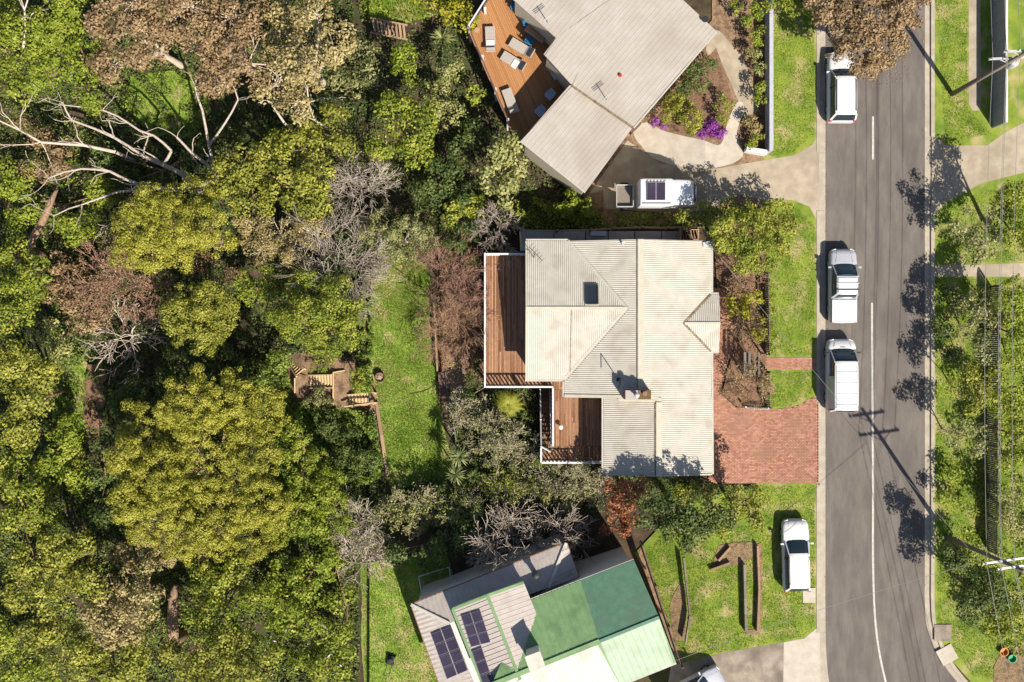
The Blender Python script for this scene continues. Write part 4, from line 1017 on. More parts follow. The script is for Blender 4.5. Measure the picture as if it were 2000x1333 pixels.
# ------------------------------------------------------------------ power poles and wires
def pole(px, py, label, arm_ang, h=10.2, extra=False):
    b = G(px, py, V1); root = thing('power_pole', label, 'power pole', b, group='power poles along the eastern verge')
    mb = MB(); mb.tube([b - Vector((0, 0, .3)), b + Vector((0, 0, h))], [.17, .11], 10); mb.build('pole', 'pole_wood', root, True)
    ends = []
    for hh, ln, off in ((8.1, 2.7, .1), (9.6, 2.4, .2)):
        c = b + Vector((0, 0, hh)); d = Vector((math.cos(arm_ang), math.sin(arm_ang), 0)); sd = Vector((-d.y, d.x, 0)) * .16
        mb = MB(); mb.bar(c - d * ln / 2 + sd, c + d * ln / 2 + sd, .12, .12); arm = mb.build('crossarm', 'galv', root)
        for k in range(4):
            q = c + d * (-ln / 2 + .12 + k * (ln - .24) / 3) + sd; mb = MB(); mb.lathe(q + Vector((0, 0, .06)), [(.02, 0), (.03, .06), (.06, .07), (.05, .12), (.06, .13), (.04, .20)], 8); mb.build('insulator', 'ceramic', arm); ends.append(q + Vector((0, 0, .27)))
        for s in (-1, 1): mb = MB(); mb.bar(c + Vector((0, 0, -.5)), c + d * (s * ln * .3) + sd, .04, .04); mb.build('brace', 'galv', root)
    if extra:
        c = b + Vector((.28, -.05, 7.2)); mb = MB(); mb.lathe(c, [(.22, 0), (.26, .05), (.26, .7), (.20, .8), (.06, .86)], 12); mb.build('transformer', 'galv', root, True)
        for k in range(3): mb = MB(); mb.lathe(c + Vector((.12 * (k - 1), 0, .8)), [(.03, 0), (.05, .05), (.03, .22)], 6); mb.build('bushing', 'ceramic', root)
    return ends
EA = pole(1858, 185, 'timber power pole with transformer on the upper right verge', math.radians(3), extra=True)
EB = pole(1848, 1048, 'timber power pole on the lower right verge beside the road bend', math.radians(8))
def wire(a, b, label, sag=.6, r=.015):
    P = [a + (b - a) * (k / 14) - Vector((0, 0, sag * 4 * (k / 14) * (1 - k / 14))) for k in range(15)]
    mb = MB(); mb.tube(P, r, 5); o = mb.build('power_line', 'wire'); tag(o, label, 'power line', 'overhead power lines')
nm = ['first', 'second', 'third', 'fourth']
for k in range(4):
    wire(EA[k], EB[k], nm[k] + ' from the road of the four lower wires between the two poles')
for k in (0, 2): wire(EA[4 + k], EB[4 + k], nm[k // 2] + ' from the road of the two upper wires between the poles', .5)
for k in range(3): wire(EB[k], EB[k] + Vector((4.5 + k * .2, -22, .2)), nm[k] + ' lower wire running from the lower pole past the bottom edge', .4)
wire(EB[5], EB[5] + Vector((4.9, -22, .2)), 'upper wire running from the lower pole past the bottom edge', .4)
for k in range(2): wire(EA[k], EA[k] + Vector((-.3, 24, .2)), nm[k] + ' lower wire running from the upper pole past the top edge', .4)
wire(EA[5], EA[5] + Vector((-.3, 24, .2)), 'upper wire running from the upper pole past the top edge', .4)
wire(EB[0] - Vector((0, 0, .8)), Vector((hx(1384), hy(480), 3.3)) , 'thin service wire crossing the road to the cream house', 1.0, .012)
wire(EB[0] - Vector((0, 0, .9)), W(1321, 1290, 3.6), 'thin service wire crossing the road to the green roofed house', .6, .012)

# ------------------------------------------------------------------ fences and garden structures
def wall_thing(name, label, cat, pts, w, h, m, z=None, cap=None):
    P = [W(x, y, 0) if z is None else W(x, y, z) for x, y in pts]; zz = 0 if z is None else z
    root = thing(name, label, cat, P[0]); mb = MB(); ribbon(mb, [(p.x, p.y) for p in P], w, zz - .1, zz + h); mb.build('wall', m, root)
    if cap: mb = MB(); ribbon(mb, [(p.x, p.y) for p in P], w + .06, zz + h, zz + h + .06); mb.build('coping', cap, root)
    return root
wall_thing('boundary_wall', 'blue-grey rendered garden wall beside the northern verge', 'wall', [(1496, -60), (1496, 302)], .20, 1.4, 'wall_grey', cap='wall_grey')
wall_thing('boundary_wall', 'short white return wall at the mouth of the northern drive', 'wall', [(1492, 303), (1452, 296)], .24, .9, 'trim_white', cap='trim_white')
# tall panel fence on the far right
tf = wall_thing('panel_fence', 'tall blue-grey panel fence with white capping at the upper right edge', 'fence', [(1938, -60), (1938, 252)], .08, 1.95, 'roof_blue_grey', cap='trim_white')
for k in range(8):
    p = W(1938, -30 + k * 40, 0); mb = MB(); mb.box((p.x - .05, p.y, .98), (.05, .09, 1.94)); mb.build('post', 'roof_blue_grey', tf)
for k in range(39):
    p = W(1938, -56 + k * 8, 0); mb = MB(); mb.box((p.x - .048, p.y, .98), (.022, .05, 1.9)); mb.build('panel_rib', 'roof_blue_grey', tf)
def slat_fence(label, a, b, z, h, m, step=.13, lean=0, cat='fence', name='paling_fence', w=.10, t=.02):
    a, b = W(*a, z), W(*b, z); root = thing(name, label, cat, a); d = b - a; n = max(1, int(d.length / step)); u = d.normalized(); nn = Vector((-u.y, u.x, 0)); ang = math.atan2(d.y, d.x)
    me = None
    for i in range(n):
        p = a + d * ((i + .5) / n)
        if me is None: mb = MB(); mb.box((0, 0, h / 2), (w, t, h), ang); o = mb.build('paling', m, root, local=True); me = o.data
        else: o = bpy.data.objects.new('paling', me); COL.objects.link(o); o.parent = root
        o.location = p - root.location + Vector((0, 0, random.uniform(-.03, .03)))
    for hh in (.25, h - .2): mb = MB(); mb.bar(a + nn * .04 + Vector((0, 0, hh)), b + nn * .04 + Vector((0, 0, hh)), .04, .07); mb.build('rail', m, root)
    m_ = max(1, int(d.length / 2.2))
    for i in range(m_ + 1): p = a + d * (i / m_) + nn * .1; mb = MB(); mb.box((p.x, p.y, z + h / 2), (.10, .10, h + .04), ang); mb.build('post', m, root)
slat_fence('weathered grey paling fence between the front garden and the verge', (1492, 535), (1494, 692), 0, 1.25, 'timber_grey')
slat_fence('weathered grey paling fence beside the bare front shrub, below the brick path', (1494, 726), (1495, 795), 0, 1.25, 'timber_grey')
slat_fence('low white picket fence along the top of the brick drive', (1452, 797), (1496, 799), 0, .75, 'trim_white', .12, name='picket_fence', w=.06)
# timber gate pergola beside the front path
pg = thing('pergola', 'dark timber gateway slats beside the front path', 'pergola', W(1470, 715, 0))
for i, x in enumerate((1455, 1464, 1474, 1482)):
    mb = MB(); mb.bar(W(x, 688, 1.9), W(x, 735, 1.9), .16 if i < 2 else .08, .06); mb.build('rafter', 'timber_grey', pg)
for x, y in ((1453, 690), (1485, 690), (1453, 733), (1485, 733)): p = W(x, y, 0); mb = MB(); mb.box((p.x, p.y, .93), (.09, .09, 1.86)); mb.build('post', 'timber_grey', pg)
# northern side of the house: pavers, rail fence, box
sp = thing('side_path', 'narrow grey paved path squeezed along the northern wall', 'path', W(1200, 455, 0)); sp['kind'] = 'structure'
x = 1018
for k, wd in enumerate((64, 62, 44, 0, 52, 52, 34, 30)):
    if wd: a = W(x + 1, 452, -.4); b = W(x + wd - 1, 478, -.4); mb = MB(); mb.prism([(a.x, a.y), (b.x, a.y), (b.x, b.y), (a.x, b.y)], -3.0, -.4 + random.uniform(0, .02)); mb.build('paver', 'paver', sp)
    x += wd
fn = thing('rail_fence', 'weathered timber rail fence along the northern boundary path', 'fence', W(1015, 453, -.4))
pts = [(1017, 453), (1087, 454), (1152, 452), (1195, 449), (1250, 447), (1300, 448), (1365, 446)]
for a, b in zip(pts, pts[1:]):
    for hh in (.55, 1.05): mb = MB(); mb.bar(W(*a, -.4) + Vector((0, 0, hh)), W(*b, -.4) + Vector((0, 0, hh)), .07, .09); mb.build('rail', 'timber_old', fn)
for a in pts: p = W(*a, -.4); mb = MB(); mb.box((p.x, p.y, -.4), (.11, .11, 3.0)); mb.build('post', 'timber_old', fn)
mb = MB(); mb.bar(W(1016, 452, .6), W(1018, 487, .6), .12, .06); mb.build('end_rail', 'timber_pale', fn)
lt = thing('gate', 'timber side gate of open crossed laths by the north-eastern corner', 'gate', W(1345, 460, -.3))
for k in range(6): mb = MB(); mb.bar(W(1332 + k * 5.5, 449, .3), W(1336 + k * 5.5, 468, .3), .05, .04); mb.build('lath', 'timber_old', lt)
for y in (449, 468): mb = MB(); mb.bar(W(1328, y, .34), W(1364, y, .34), .06, .05); mb.build('gate_rail', 'timber_old', lt)
for x_ in (1328, 1362): p = W(x_, 459, 0); mb = MB(); mb.box((p.x, p.y, -.3), (.1, .75, 1.35)); mb.build('gate_post', 'timber_old', lt)
bn = thing('planter_box', 'dark metal planter trough on the northern side path', 'planter', W(1168, 458, -.4))
c = W(1168, 457, -.35); mb = MB(); mb.box((c.x, c.y, -.22), (1.0, .26, .3)); mb.build('trough', 'black_metal', bn)
mb = MB(); mb.box((c.x, c.y, -.06), (1.06, .32, .03)); mb.build('rim', 'galv', bn)
ac = thing('air_conditioner', 'small grey air conditioner unit at the north-west house corner', 'air conditioner', W(1021, 483, -.3))
c = W(1021, 483, .2); mb = MB(); mb.box((c.x, c.y, -.1), (.36, .5, .6)); mb.build('casing', 'galv', ac); mb = MB(); mb.box((c.x, c.y, .22), (.34, .48, .03)); mb.build('lid', 'wall_grey', ac)
mb = MB(); mb.box((c.x, c.y, -1.2), (.3, .44, 1.6)); mb.build('stand', 'galv', ac)

# lawn terrace: retaining walls, sleepers, fire pit, planter, hose
ZL = -2.9
def sleeper_wall(label, pts, z0, z1, m, w=.22, name='retaining_wall'):
    P = [W(x, y, z1) for x, y in pts]; root = thing(name, label, 'retaining wall', Vector((P[0].x, P[0].y, z0)), group=None)
    rows = max(1, int(round((z1 - z0) / .22)))
    for a, b in zip(P, P[1:]):
        d = b - a; n = max(1, int(round(d.length / 2.1)))
        for i in range(n):
            for r in range(rows):
                p, q = a + d * (i / n), a + d * ((i + 1) / n); q = p + (q - p) * .995; zz = z1 - .11 - r * .22
                mb = MB(); mb.bar((p.x, p.y, zz), (q.x, q.y, zz), w - random.uniform(0, .02), .21); mb.build('sleeper', m, root)
sleeper_wall('old sleeper retaining wall along the eastern edge of the lawn', [(846, 575), (850, 650), (854, 726)], -2.9, -2.2, 'timber_old', .10)
sleeper_wall('long sleeper retaining wall below the lawn next to the timber steps', [(735, 786), (745, 850), (757, 930)], -4.0, -2.72, 'timber_old', .24)
sleeper_wall('thin edging board at the upper western edge of the lawn', [(727, 545), (722, 590)], -3.6, -2.75, 'timber_old', .12)
bx = thing('bench', 'brown timber box bench at the lawn edge near the dirt path', 'bench', W(862, 752, ZL))
for k in range(3): mb = MB(); c = W(857.5 + k * 4.2, 752, ZL + .5); mb.bar(W(857.5 + k * 4.6, 728, ZL + .5), W(860.5 + k * 4.6, 779, ZL + .5), .145, .05); mb.build('plank', 'timber_brown', bx)
mb = MB(); P = [W(x, y, ZL + .47) for x, y in ((856, 729), (868, 729), (871, 778), (859, 778))]; mb.prism([(p.x, p.y) for p in P], ZL - .02, ZL + .47); mb.build('box', 'timber_brown', bx)
sleeper_wall('grey timber edging behind the brown box bench', [(870, 728), (875, 782)], -2.9, -2.25, 'timber_grey', .1)
slat_fence('low grey timber fence between lawn and shaded garden path', (880, 782), (892, 868), -2.6, .8, 'timber_grey', .16)
fp = thing('fire_pit', 'round rusty fire pit drum standing on the lawn', 'fire pit', W(743, 736, ZL + .02)); c = W(743, 737, ZL + .02)
mb = MB(); mb.lathe(c, [(.26, 0), (.33, .03), (.33, .40), (.345, .42), (.345, .44), (.30, .44), (.30, .24)], 22); mb.build('drum', 'rust', fp, True)
mb = MB(); mb.lathe(c, [(.30, .22), (.29, .27), (.18, .30), (.05, .33)], 14); mb.build('ashes', 'ash', fp)
for k in range(4): a = k * 1.7; mb = MB(); mb.tube([c + Vector((.2 * math.cos(a), .2 * math.sin(a), .30)), c + Vector((-.15 * math.cos(a + .5), -.15 * math.sin(a + .5), .36))], .03, 5); mb.build('log', 'bark_grey', fp)
hp = catmull([(800, 770), (825, 765), (842, 757), (850, 745), (848, 738)], 6, False)
mb = MB(); mb.tube([W(x, y, ZL + .06) for x, y in hp], .018, 5); tag(mb.build('garden_hose', 'black_plastic'), 'thin dark garden hose curling over the lawn edge', 'hose')

# timber steps down the bank, three flights and two landings
def flight(label, top, bot, z0, z1, n, wid, m='timber_pale', edge='timber_pale', gapf=.55):
    a, b = W(*top, z0), W(*bot, z1); root = thing('garden_steps', label, 'steps', (b.x, b.y, z1), group='timber steps down the bank')
    d = Vector((b.x - a.x, b.y - a.y, 0)); u = d.normalized(); s = Vector((-u.y, u.x, 0)); ang = math.atan2(u.y, u.x)
    for i in range(n):
        c = a + d * ((i + .5) / n); z = z0 + (z1 - z0) * (i + .6) / n; mb = MB(); mb.box((c.x, c.y, z), (d.length / n * gapf, wid, .05), ang); mb.build('tread', m, root)
    mb = MB(); P = [a - s * wid / 2, a + s * wid / 2, b + s * wid / 2, b - s * wid / 2]; mb.prism([(p.x, p.y) for p in P], -7.2, [z0 - .22, z0 - .22, z1 - .16, z1 - .16]); mb.build('bank', 'dirt', root)
    for k in (-1, 1):
        mb = MB(); p, q = a + s * k * (wid / 2 + .04), b + s * k * (wid / 2 + .04); mb.bar((p.x, p.y, z0 + .02), (q.x, q.y, z1 + .02), .07, .24); mb.build('stringer', edge, root)
    return root
Z1, Z2, Z3 = -3.75, -4.85, -6.0
f1 = flight('upper flight of timber steps leaving the lawn corner', (735, 778), (681, 783), -2.95, Z1, 9, .75, gapf=.72)
f2 = flight('middle flight of pale timber steps between the two dirt landings', (650, 745), (605, 746), Z1, Z2, 8, .85, gapf=.68)
f3 = flight('lower slanting flight of timber steps with dark gaps', (588, 729), (566, 696), Z2, Z3, 8, .72, gapf=.45)
for a, z in (((735, 768), -2.9), ((735, 787), -2.9), ((690, 794), Z1)):
    p = W(*a, z); mb = MB(); mb.box((p.x, p.y, z + .2), (.12, .12, .9)); mb.build('post', 'timber_pale', f1)
mb = MB(); mb.bar(W(672, 795, Z1 + .5), W(733, 787, -2.95 + .4), .10, .09); mb.build('handrail', 'timber_pale', f1)
mb = MB(); mb.bar(W(712, 790, -4.0), W(718, 812, -4.0), .12, .12); mb.build('brace', 'timber_old', f1)
def landing(label, poly, z, edges):
    P = [W(x, y, z) for x, y in poly]; root = thing('landing', label, 'landing', (P[0].x, P[0].y, -7))
    mb = MB(); mb.prism([(p.x, p.y) for p in P], -7.3, z); mb.build('earth', 'dirt', root)
    for i, j in edges: mb = MB(); mb.bar(P[i] + Vector((0, 0, -.04)), P[j] + Vector((0, 0, -.04)), .07, .24); mb.build('edging', 'timber_pale', root)
landing('upper dirt landing between two flights of timber steps', [(651, 728), (674, 724), (677, 760), (684, 770), (680, 792), (651, 792)], Z1, ((0, 5), (0, 1)))
landing('lower dirt landing with pale edging at the slanting steps', [(576, 739), (585, 731), (605, 735), (605, 760), (590, 768), (576, 768)], Z2, ((5, 0),))
bl = thing('bucket', 'round grey bucket under the timber step brace', 'bucket', W(722, 803, -4)); c = W(722, 803, -3.9)
mb = MB(); mb.lathe(c, [(.16, 0), (.20, .3), (.21, .32), (.18, .32), (.15, .06)], 16); mb.build('pail', 'galv', bl, True)

# northern slope: timber steps among the trees
st = thing('garden_steps', 'wide weathered timber steps among the trees near the top edge', 'steps', G(755, 52))
for k in range(9):
    a = W(728 + k * 7.5, 36 + k * 1.6, -2.2 - .03 * k); b = W(733 + k * 7.2, 62 + k * 1.6, -2.2 - .03 * k); mb = MB(); mb.bar(a, b, .16, .06); mb.build('tread', 'timber_old', st)
for o in (36, 64): mb = MB(); mb.bar(W(724, o, -2.3), W(796, o + 14, -2.5), .1, .16); mb.build('stringer', 'timber_old', st)

# southern garden: low walls, shed shade, goal frame, mower
def log_wall(label, pts, h, m, w=.16, z=V1):
    P = [W(x, y, z) for x, y in pts]; root = thing('garden_wall', label, 'garden wall', P[0])
    for a, b in zip(P, P[1:]):
        d = b - a; n = max(1, int(round(d.length / 1.2)))
        for i in range(n):
            p, q = a + d * (i / n), a + d * ((i + .985) / n); mb = MB(); mb.bar((p.x, p.y, z + h / 2), (q.x, q.y, z + h / 2), w, h + random.uniform(-.04, .04)); mb.build('sleeper', m, root)
log_wall('low grey sleeper wall right of the long timber garden edge', [(1451, 1100), (1454, 1230)], .55, 'timber_grey')
log_wall('brown sleeper wall nearest the white station wagon', [(1477, 1064), (1480, 1150), (1477, 1232)], .45, 'timber_old', .12)
log_wall('bent grey timber edging in the middle of the southern lawn', [(1334, 1088), (1346, 1200), (1338, 1255)], .35, 'timber_grey', .10)
log_wall('short slanting sleeper at the top of the southern beds', [(1386, 1112), (1425, 1098)], .35, 'timber_old', .14)
log_wall('second short slanting sleeper near the dark green shrub', [(1402, 1094), (1425, 1068)], .3, 'timber_old', .14)
slat_fence('dark paling fence beside the green roof and southern lawn', (1248, 1058), (1324, 1292), 0, 1.5, 'fence_dark', .13)
def soft(): pass
sg = thing('goal_frame', 'thin white goal frame on the shaded southern lawn', 'goal', G(850, 1130)); mb = MB()
z = T(G(850, 1130).x) + .03; Q = [W(822, 1116, z), W(880, 1098, z), W(884, 1128, z), W(828, 1150, z)]
for a, b in ((0, 1), (1, 2), (2, 3), (3, 0)): mb.tube([Q[a] + Vector((0, 0, 1.6)), Q[b] + Vector((0, 0, 1.6))], .03, 6)
for p in Q: mb.tube([p, p + Vector((0, 0, 1.6))], .03, 6)
mb.build('frame', 'trim_white', sg)
mw = thing('lawn_mower', 'black lawn mower left standing on the bright southern lawn', 'mower', G(764, 1288, .03), math.radians(-15))
mb = MB(); mb.box((0, 0, .2), (.42, .60, .18)); mb.build('deck', 'black_metal', mw, local=True)
mb = MB(); mb.lathe((0, .05, .29), [(.16, 0), (.16, .18), (.10, .22)], 10); mb.build('engine', 'car_dark', mw, local=True)
for s in (-1, 1):
    mb = MB(); mb.tube([(s * .18, -.25, .25), (s * .17, -.9, .85)], .018, 5); mb.build('handle', 'black_metal', mw, local=True)
    for y in (-.25, .27): mb = MB(); vs = [(s * .24 + dx, y + .1 * math.cos(a * .6283), .1 + .1 * math.sin(a * .6283)) for dx in (-.03, .03) for a in range(10)]; mb.add(vs, [tuple(range(10))[::-1], tuple(range(10, 20))] + [(i, (i + 1) % 10, 10 + (i + 1) % 10, 10 + i) for i in range(10)]); mb.build('wheel', 'tyre', mw, local=True)
mb = MB(); mb.tube([(-.17, -.9, .85), (.17, -.9, .85)], .02, 5); mb.build('grip', 'black_metal', mw, local=True)
# service pit lids on the eastern verge
for (x, y, a, lab, m) in ((1841, 1236, 0, 'square brownish concrete pit lid on the eastern verge', 'old_concrete'), (1849, 1279, .5, 'tilted pale concrete pit lid beside the road bend', 'pale_concrete')):
    p = W(x, y, V1); mb = MB(); mb.box((p.x, p.y, V1 + .03), (1.15, 1.1, .07), a); tag(mb.build('pit_lid', m), lab, 'pit lid')
p = W(1580, 1163, V1); mb = MB(); mb.box((p.x, p.y, V1 + .03), (.85, 1.0, .06)); tag(mb.build('pit_lid', 'pale_concrete'), 'pale concrete pit lid behind the white station wagon', 'pit lid')
for (x, y, m, lab) in ((1958, 1272, 'toy_orange', 'small round orange tub in the lower right garden'), (1974, 1285, 'toy_green', 'small round green tub in the lower right garden')):
    p = W(x, y, V1 + .03); mb = MB(); mb.lathe(p, [(.2, 0), (.27, .25), (.29, .27), (.25, .27), (.2, .06)], 14); tag(mb.build('tub', m), lab, 'tub')
# northern front garden: mailbox bin, steps
p = W(1238, 252, V1 + .02); mb = MB(); mb.box((p.x, p.y, .5), (.3, .9, .8), math.radians(-45)); tag(mb.build('storage_box', 'timber_brown'), 'dark brown storage box by the roof corner on the pale path', 'box')
# eastern fence behind the verge trees
slat_fence('brown timber fence running behind the eastern trees, upper stretch', (1932, 560), (1930, 760), V1, 1.5, 'timber_grey')
slat_fence('brown timber fence running behind the eastern trees, lower stretch', (1928, 800), (1928, 1075), V1, 1.5, 'timber_grey')

# ------------------------------------------------------------------ vegetation
def leaf_quads(P, N, L, Wd):
    """diamond leaves at P facing N"""
    n = len(P); R = RNG.normal(size=(n, 3)); t = np.cross(N, R); t /= np.linalg.norm(t, axis=1, keepdims=True) + 1e-9
    b = np.cross(N, t); l = (L * RNG.uniform(.65, 1.25, n))[:, None]; w = (Wd * RNG.uniform(.65, 1.25, n))[:, None]
    V = np.stack([P - t * l / 2, P + b * w / 2 - t * l * .08, P + t * l / 2 + N * l * .06, P - b * w / 2 - t * l * .08], 1).reshape(-1, 3)
    return V, np.arange(n * 4).reshape(n, 4)
def unit(v): return v / (np.linalg.norm(v, axis=1, keepdims=True) + 1e-9)
def crown_cloud(lobes, rc, L, Wd, cov, gaps=.0, spread=.55, inner=.25):
    PP, NN = [], []
    for (cx, cy, cz, R, Rz) in lobes:
        k = max(4, int(1.5 * (R / rc) ** 2 * 1.5 * (1 - gaps)))
        d = unit(RNG.normal(size=(k * 3, 3))); d = d[d[:, 2] > -.12][:k]
        rr = RNG.uniform(.62, 1.02, len(d))[:, None] * RNG.uniform(.85, 1.16, len(d))[:, None]
        C = np.array([cx, cy, cz]) + d * rr * np.array([R - rc * .5, R - rc * .5, max(.2, Rz - rc * .4)])
        for c, dd in zip(C, d):
            r = rc * RNG.choice([.5, .7, .9, 1.15, 1.5]); m = max(6, int(cov * 3.2 * r * r / (L * Wd * .5)))
            u = unit(RNG.normal(size=(m, 3)) + dd * .7 + np.array([0, 0, .55])); q = RNG.uniform(.55, 1.05, m)[:, None]
            PP.append(c + u * q * r * np.array([1, 1, .8])); NN.append(unit(u + RNG.normal(size=(m, 3)) * spread))
        m = int(inner * R * R * 6 / (L * Wd * .5) * .25)
        if m > 0:
            u = unit(RNG.normal(size=(m, 3))); u[:, 2] = np.abs(u[:, 2])
            PP.append(np.array([cx, cy, cz]) + u * RNG.uniform(.35, .75, m)[:, None] * np.array([R, R, Rz])); NN.append(unit(u + RNG.normal(size=(m, 3)) * .5))
    return np.concatenate(PP), np.concatenate(NN)
def seg_mesh(name, S, m, parent, n=3):
    """S: array of (p0, p1, r0, r1) branch segments -> open prisms"""
    A = np.array([s[0] for s in S], float); B = np.array([s[1] for s in S], float); r0 = np.array([s[2] for s in S])[:, None]; r1 = np.array([s[3] for s in S])[:, None]
    d = unit(B - A); ref = np.where(np.abs(d[:, 2:3]) > .9, np.array([[1., 0, 0]]), np.array([[0, 0, 1.]])); u = unit(np.cross(d, ref)); w = np.cross(d, u)
    rings = []
    for (P, r) in ((A, r0), (B, r1)):
        for k in range(n): a = 2 * math.pi * k / n; rings.append(P + (u * math.cos(a) + w * math.sin(a)) * r)
    V = np.stack(rings, 1).reshape(-1, 3); base = np.arange(len(S))[:, None] * 2 * n
    Q = np.concatenate([base + np.array([[k, (k + 1) % n, n + (k + 1) % n, n + k]]) for k in range(n)], 0)
    return np_mesh(name, V, Q, m, parent)
def grow(S, p, d, L, r, level, up=.1, wig=.28, kids=(2, 4), shrink=.68, steps=4, minr=.010, spread=.75, queue=None):
    own = queue is None; queue = [] if own else queue
    pts = [p]; rr = r
    for i in range(steps):
        d = (d + Vector(RNG.normal(size=3)) * wig * .5 + Vector((0, 0, up * .3))).normalized(); q = pts[-1] + d * (L / steps)
        r2 = max(minr, rr * .86); S.append((tuple(pts[-1]), tuple(q), rr, r2)); rr = r2; pts.append(q)
        if level > 0 and i >= 1:
            for _ in range(int(RNG.integers(kids[0], kids[1] + 1)) if i == steps - 1 else int(RNG.integers(0, kids[1]))):
                dd = (d + Vector(RNG.normal(size=3)) * spread * .62).normalized()
                queue.append((q, dd, L * shrink * RNG.uniform(.7, 1.2), max(minr, rr * .62), level - 1, up, wig, kids, shrink, max(3, steps - 1), minr, spread))
    while own and queue: a_ = queue.pop(0); grow(S, *a_, queue)
def lobes_world(lobes, h, flat, ground=None):
    out = []
    for lb in lobes:
        px, py, r = lb[:3]; dh = lb[3] if len(lb) > 3 else 0.0
        g = G(px, py).z if ground is None else ground; dh += RNG.normal() * h * .05; zt = g + h + dh
        R = r / PPM * (H - zt) / H; Rz = min(R * flat, (h + dh) * .8); z = zt - Rz
        c = W(px, py, z + Rz * .4); out.append((c.x, c.y, z, R, Rz))
    return out
def tree(name, label, lobes, h, leaf, L=.2, Wd=.12, rc=.55, cov=1.15, flat=.52, gaps=0, bark='bark_brown', cat='tree', group=None, twigs=0, spread=.42, extra=None, trunk_r=None):
    lw = lobes_world(lobes, h, flat)
    a = sum(l[3] for l in lw); bx = sum(l[0] * l[3] for l in lw) / a; by = sum(l[1] * l[3] for l in lw) / a; gz = T(bx)
    root = thing(name, label, cat, (bx, by, gz), group=group)
    P, N = crown_cloud(lw, rc, L, Wd, cov, gaps, spread); V, Q = leaf_quads(P, N, L, Wd)
    np_mesh('crown', V, Q, leaf, root)
    if extra:
        k = RNG.choice(len(P), int(len(P) * extra[1]), replace=False); V, Q = leaf_quads(P[k] + N[k] * .04, N[k], L * extra[2], Wd * extra[2]); np_mesh('blossom', V, Q, extra[0], root)
    tr = trunk_r or min(.28, .05 + h * .018); S = []; base = Vector((bx, by, gz - .1)); fork = Vector((bx + RNG.normal() * .15, by + RNG.normal() * .15, gz + h * .32))
    mid = base.lerp(fork, .5) + Vector((RNG.normal() * .08, RNG.normal() * .08, 0))
    S += [(tuple(base), tuple(mid), tr * 1.25, tr), (tuple(mid), tuple(fork), tr, tr * .85)]
    for (cx, cy, cz, R, Rz) in lw:
        c = Vector((cx, cy, cz - Rz * .1)); k = fork.lerp(c, .5) + Vector((0, 0, .2)); S += [(tuple(fork), tuple(k), tr * .6, tr * .45), (tuple(k), tuple(c), tr * .45, tr * .3)]
        for _ in range(3 + int(R * 1.5) + twigs):
            d = Vector(RNG.normal(size=3)); d.z = abs(d.z) * .8 + .1; d.normalize(); e = c + Vector((d.x * R * .8, d.y * R * .8, d.z * Rz * .55)); m_ = c.lerp(e, .5) + Vector((0, 0, .05))
            S += [(tuple(c), tuple(m_), tr * .28, tr * .16), (tuple(m_), tuple(e), tr * .16, .012)]
    seg_mesh('trunk', S, bark, root, 6)
    return root
def bare(name, label, base, r, h, bark, limbs=7, level=3, lean=(0, 0), cat='bare tree', minr=.012, r0=.07, up=.12, spread=.8, wig=.3, flatten=.75, leaf=None, leafn=0, LW=(.14, .08), cap=4500, group=None, shrink=.66):
    g = G(*base); R = r / PPM; S = []
    root = thing(name, label, cat, g, group=group)
    start = g + Vector((0, 0, h * .25)); S.append((tuple(g - Vector((0, 0, .1))), tuple(start), r0 * 1.3, r0))
    Q_ = []
    for k in range(limbs):
        a = 2 * math.pi * (k + RNG.uniform(-.3, .3)) / limbs; d = Vector((math.cos(a) * R + lean[0] / PPM * .6, math.sin(a) * R - lean[1] / PPM * .6, h * .75 * RNG.uniform(.5, 1.1))); Ln = d.length
        Q_.append((start, d.normalized(), Ln * .55, r0 * .55, level, up, wig, (2, 4), shrink, 4, minr, spread))
    while Q_ and len(S) < cap: a_ = Q_.pop(0); grow(S, *a_, Q_)
    seg_mesh('branches', S, bark, root, 4 if r0 > .12 else 3)
    if leaf and leafn:
        ends = np.array([s[1] for s in S[len(S) // 6:]]); i = RNG.integers(0, len(ends), leafn); P = ends[i] + RNG.normal(size=(leafn, 3)) * .10
        V, Q = leaf_quads(P, unit(RNG.normal(size=(leafn, 3)) + np.array([0, 0, .8])), *LW); np_mesh('leaves', V, Q, leaf, root)
    return root
def rosette(name, label, px, py, r, h, leaf, n=42, cat='plant', group=None, wid=.05, heads=1, stem=True):
    g = G(px, py); root = thing(name, label, cat, g, group=group); V, F = [], []
    R = r / PPM
    mbs = MB(); mbs.tube([g, g + Vector((0, 0, h))], [.07, .05], 6)
    if stem: mbs.build('stem', 'bark_grey', root)
    c = g + Vector((0, 0, h)); mb = MB()
    for k in range(n):
        a = k * 2.39996 + RNG.uniform(-.2, .2); el = RNG.uniform(.05, 1.2); d = Vector((math.cos(a) * math.cos(el), math.sin(a) * math.cos(el), math.sin(el))); s = Vector((-math.sin(a), math.cos(a), 0))
        Ln = R * RNG.uniform(.8, 1.15); pr = []
        for t, wv in ((0, .6), (.35, 1), (.7, .8), (1, .05)):
            q = c + d * (Ln * t) - Vector((0, 0, Ln * .45 * t * t)); pr += [q - s * wid * wv / 2 + Vector((0, 0, .012)), q, q + s * wid * wv / 2 + Vector((0, 0, .012))]
        fs = []
        for i in range(3):
            o = i * 3; fs += [(o, o + 1, o + 4, o + 3), (o + 1, o + 2, o + 5, o + 4)]
        mb.add(pr, fs)
    mb.build('leaves', leaf, root)
    return root
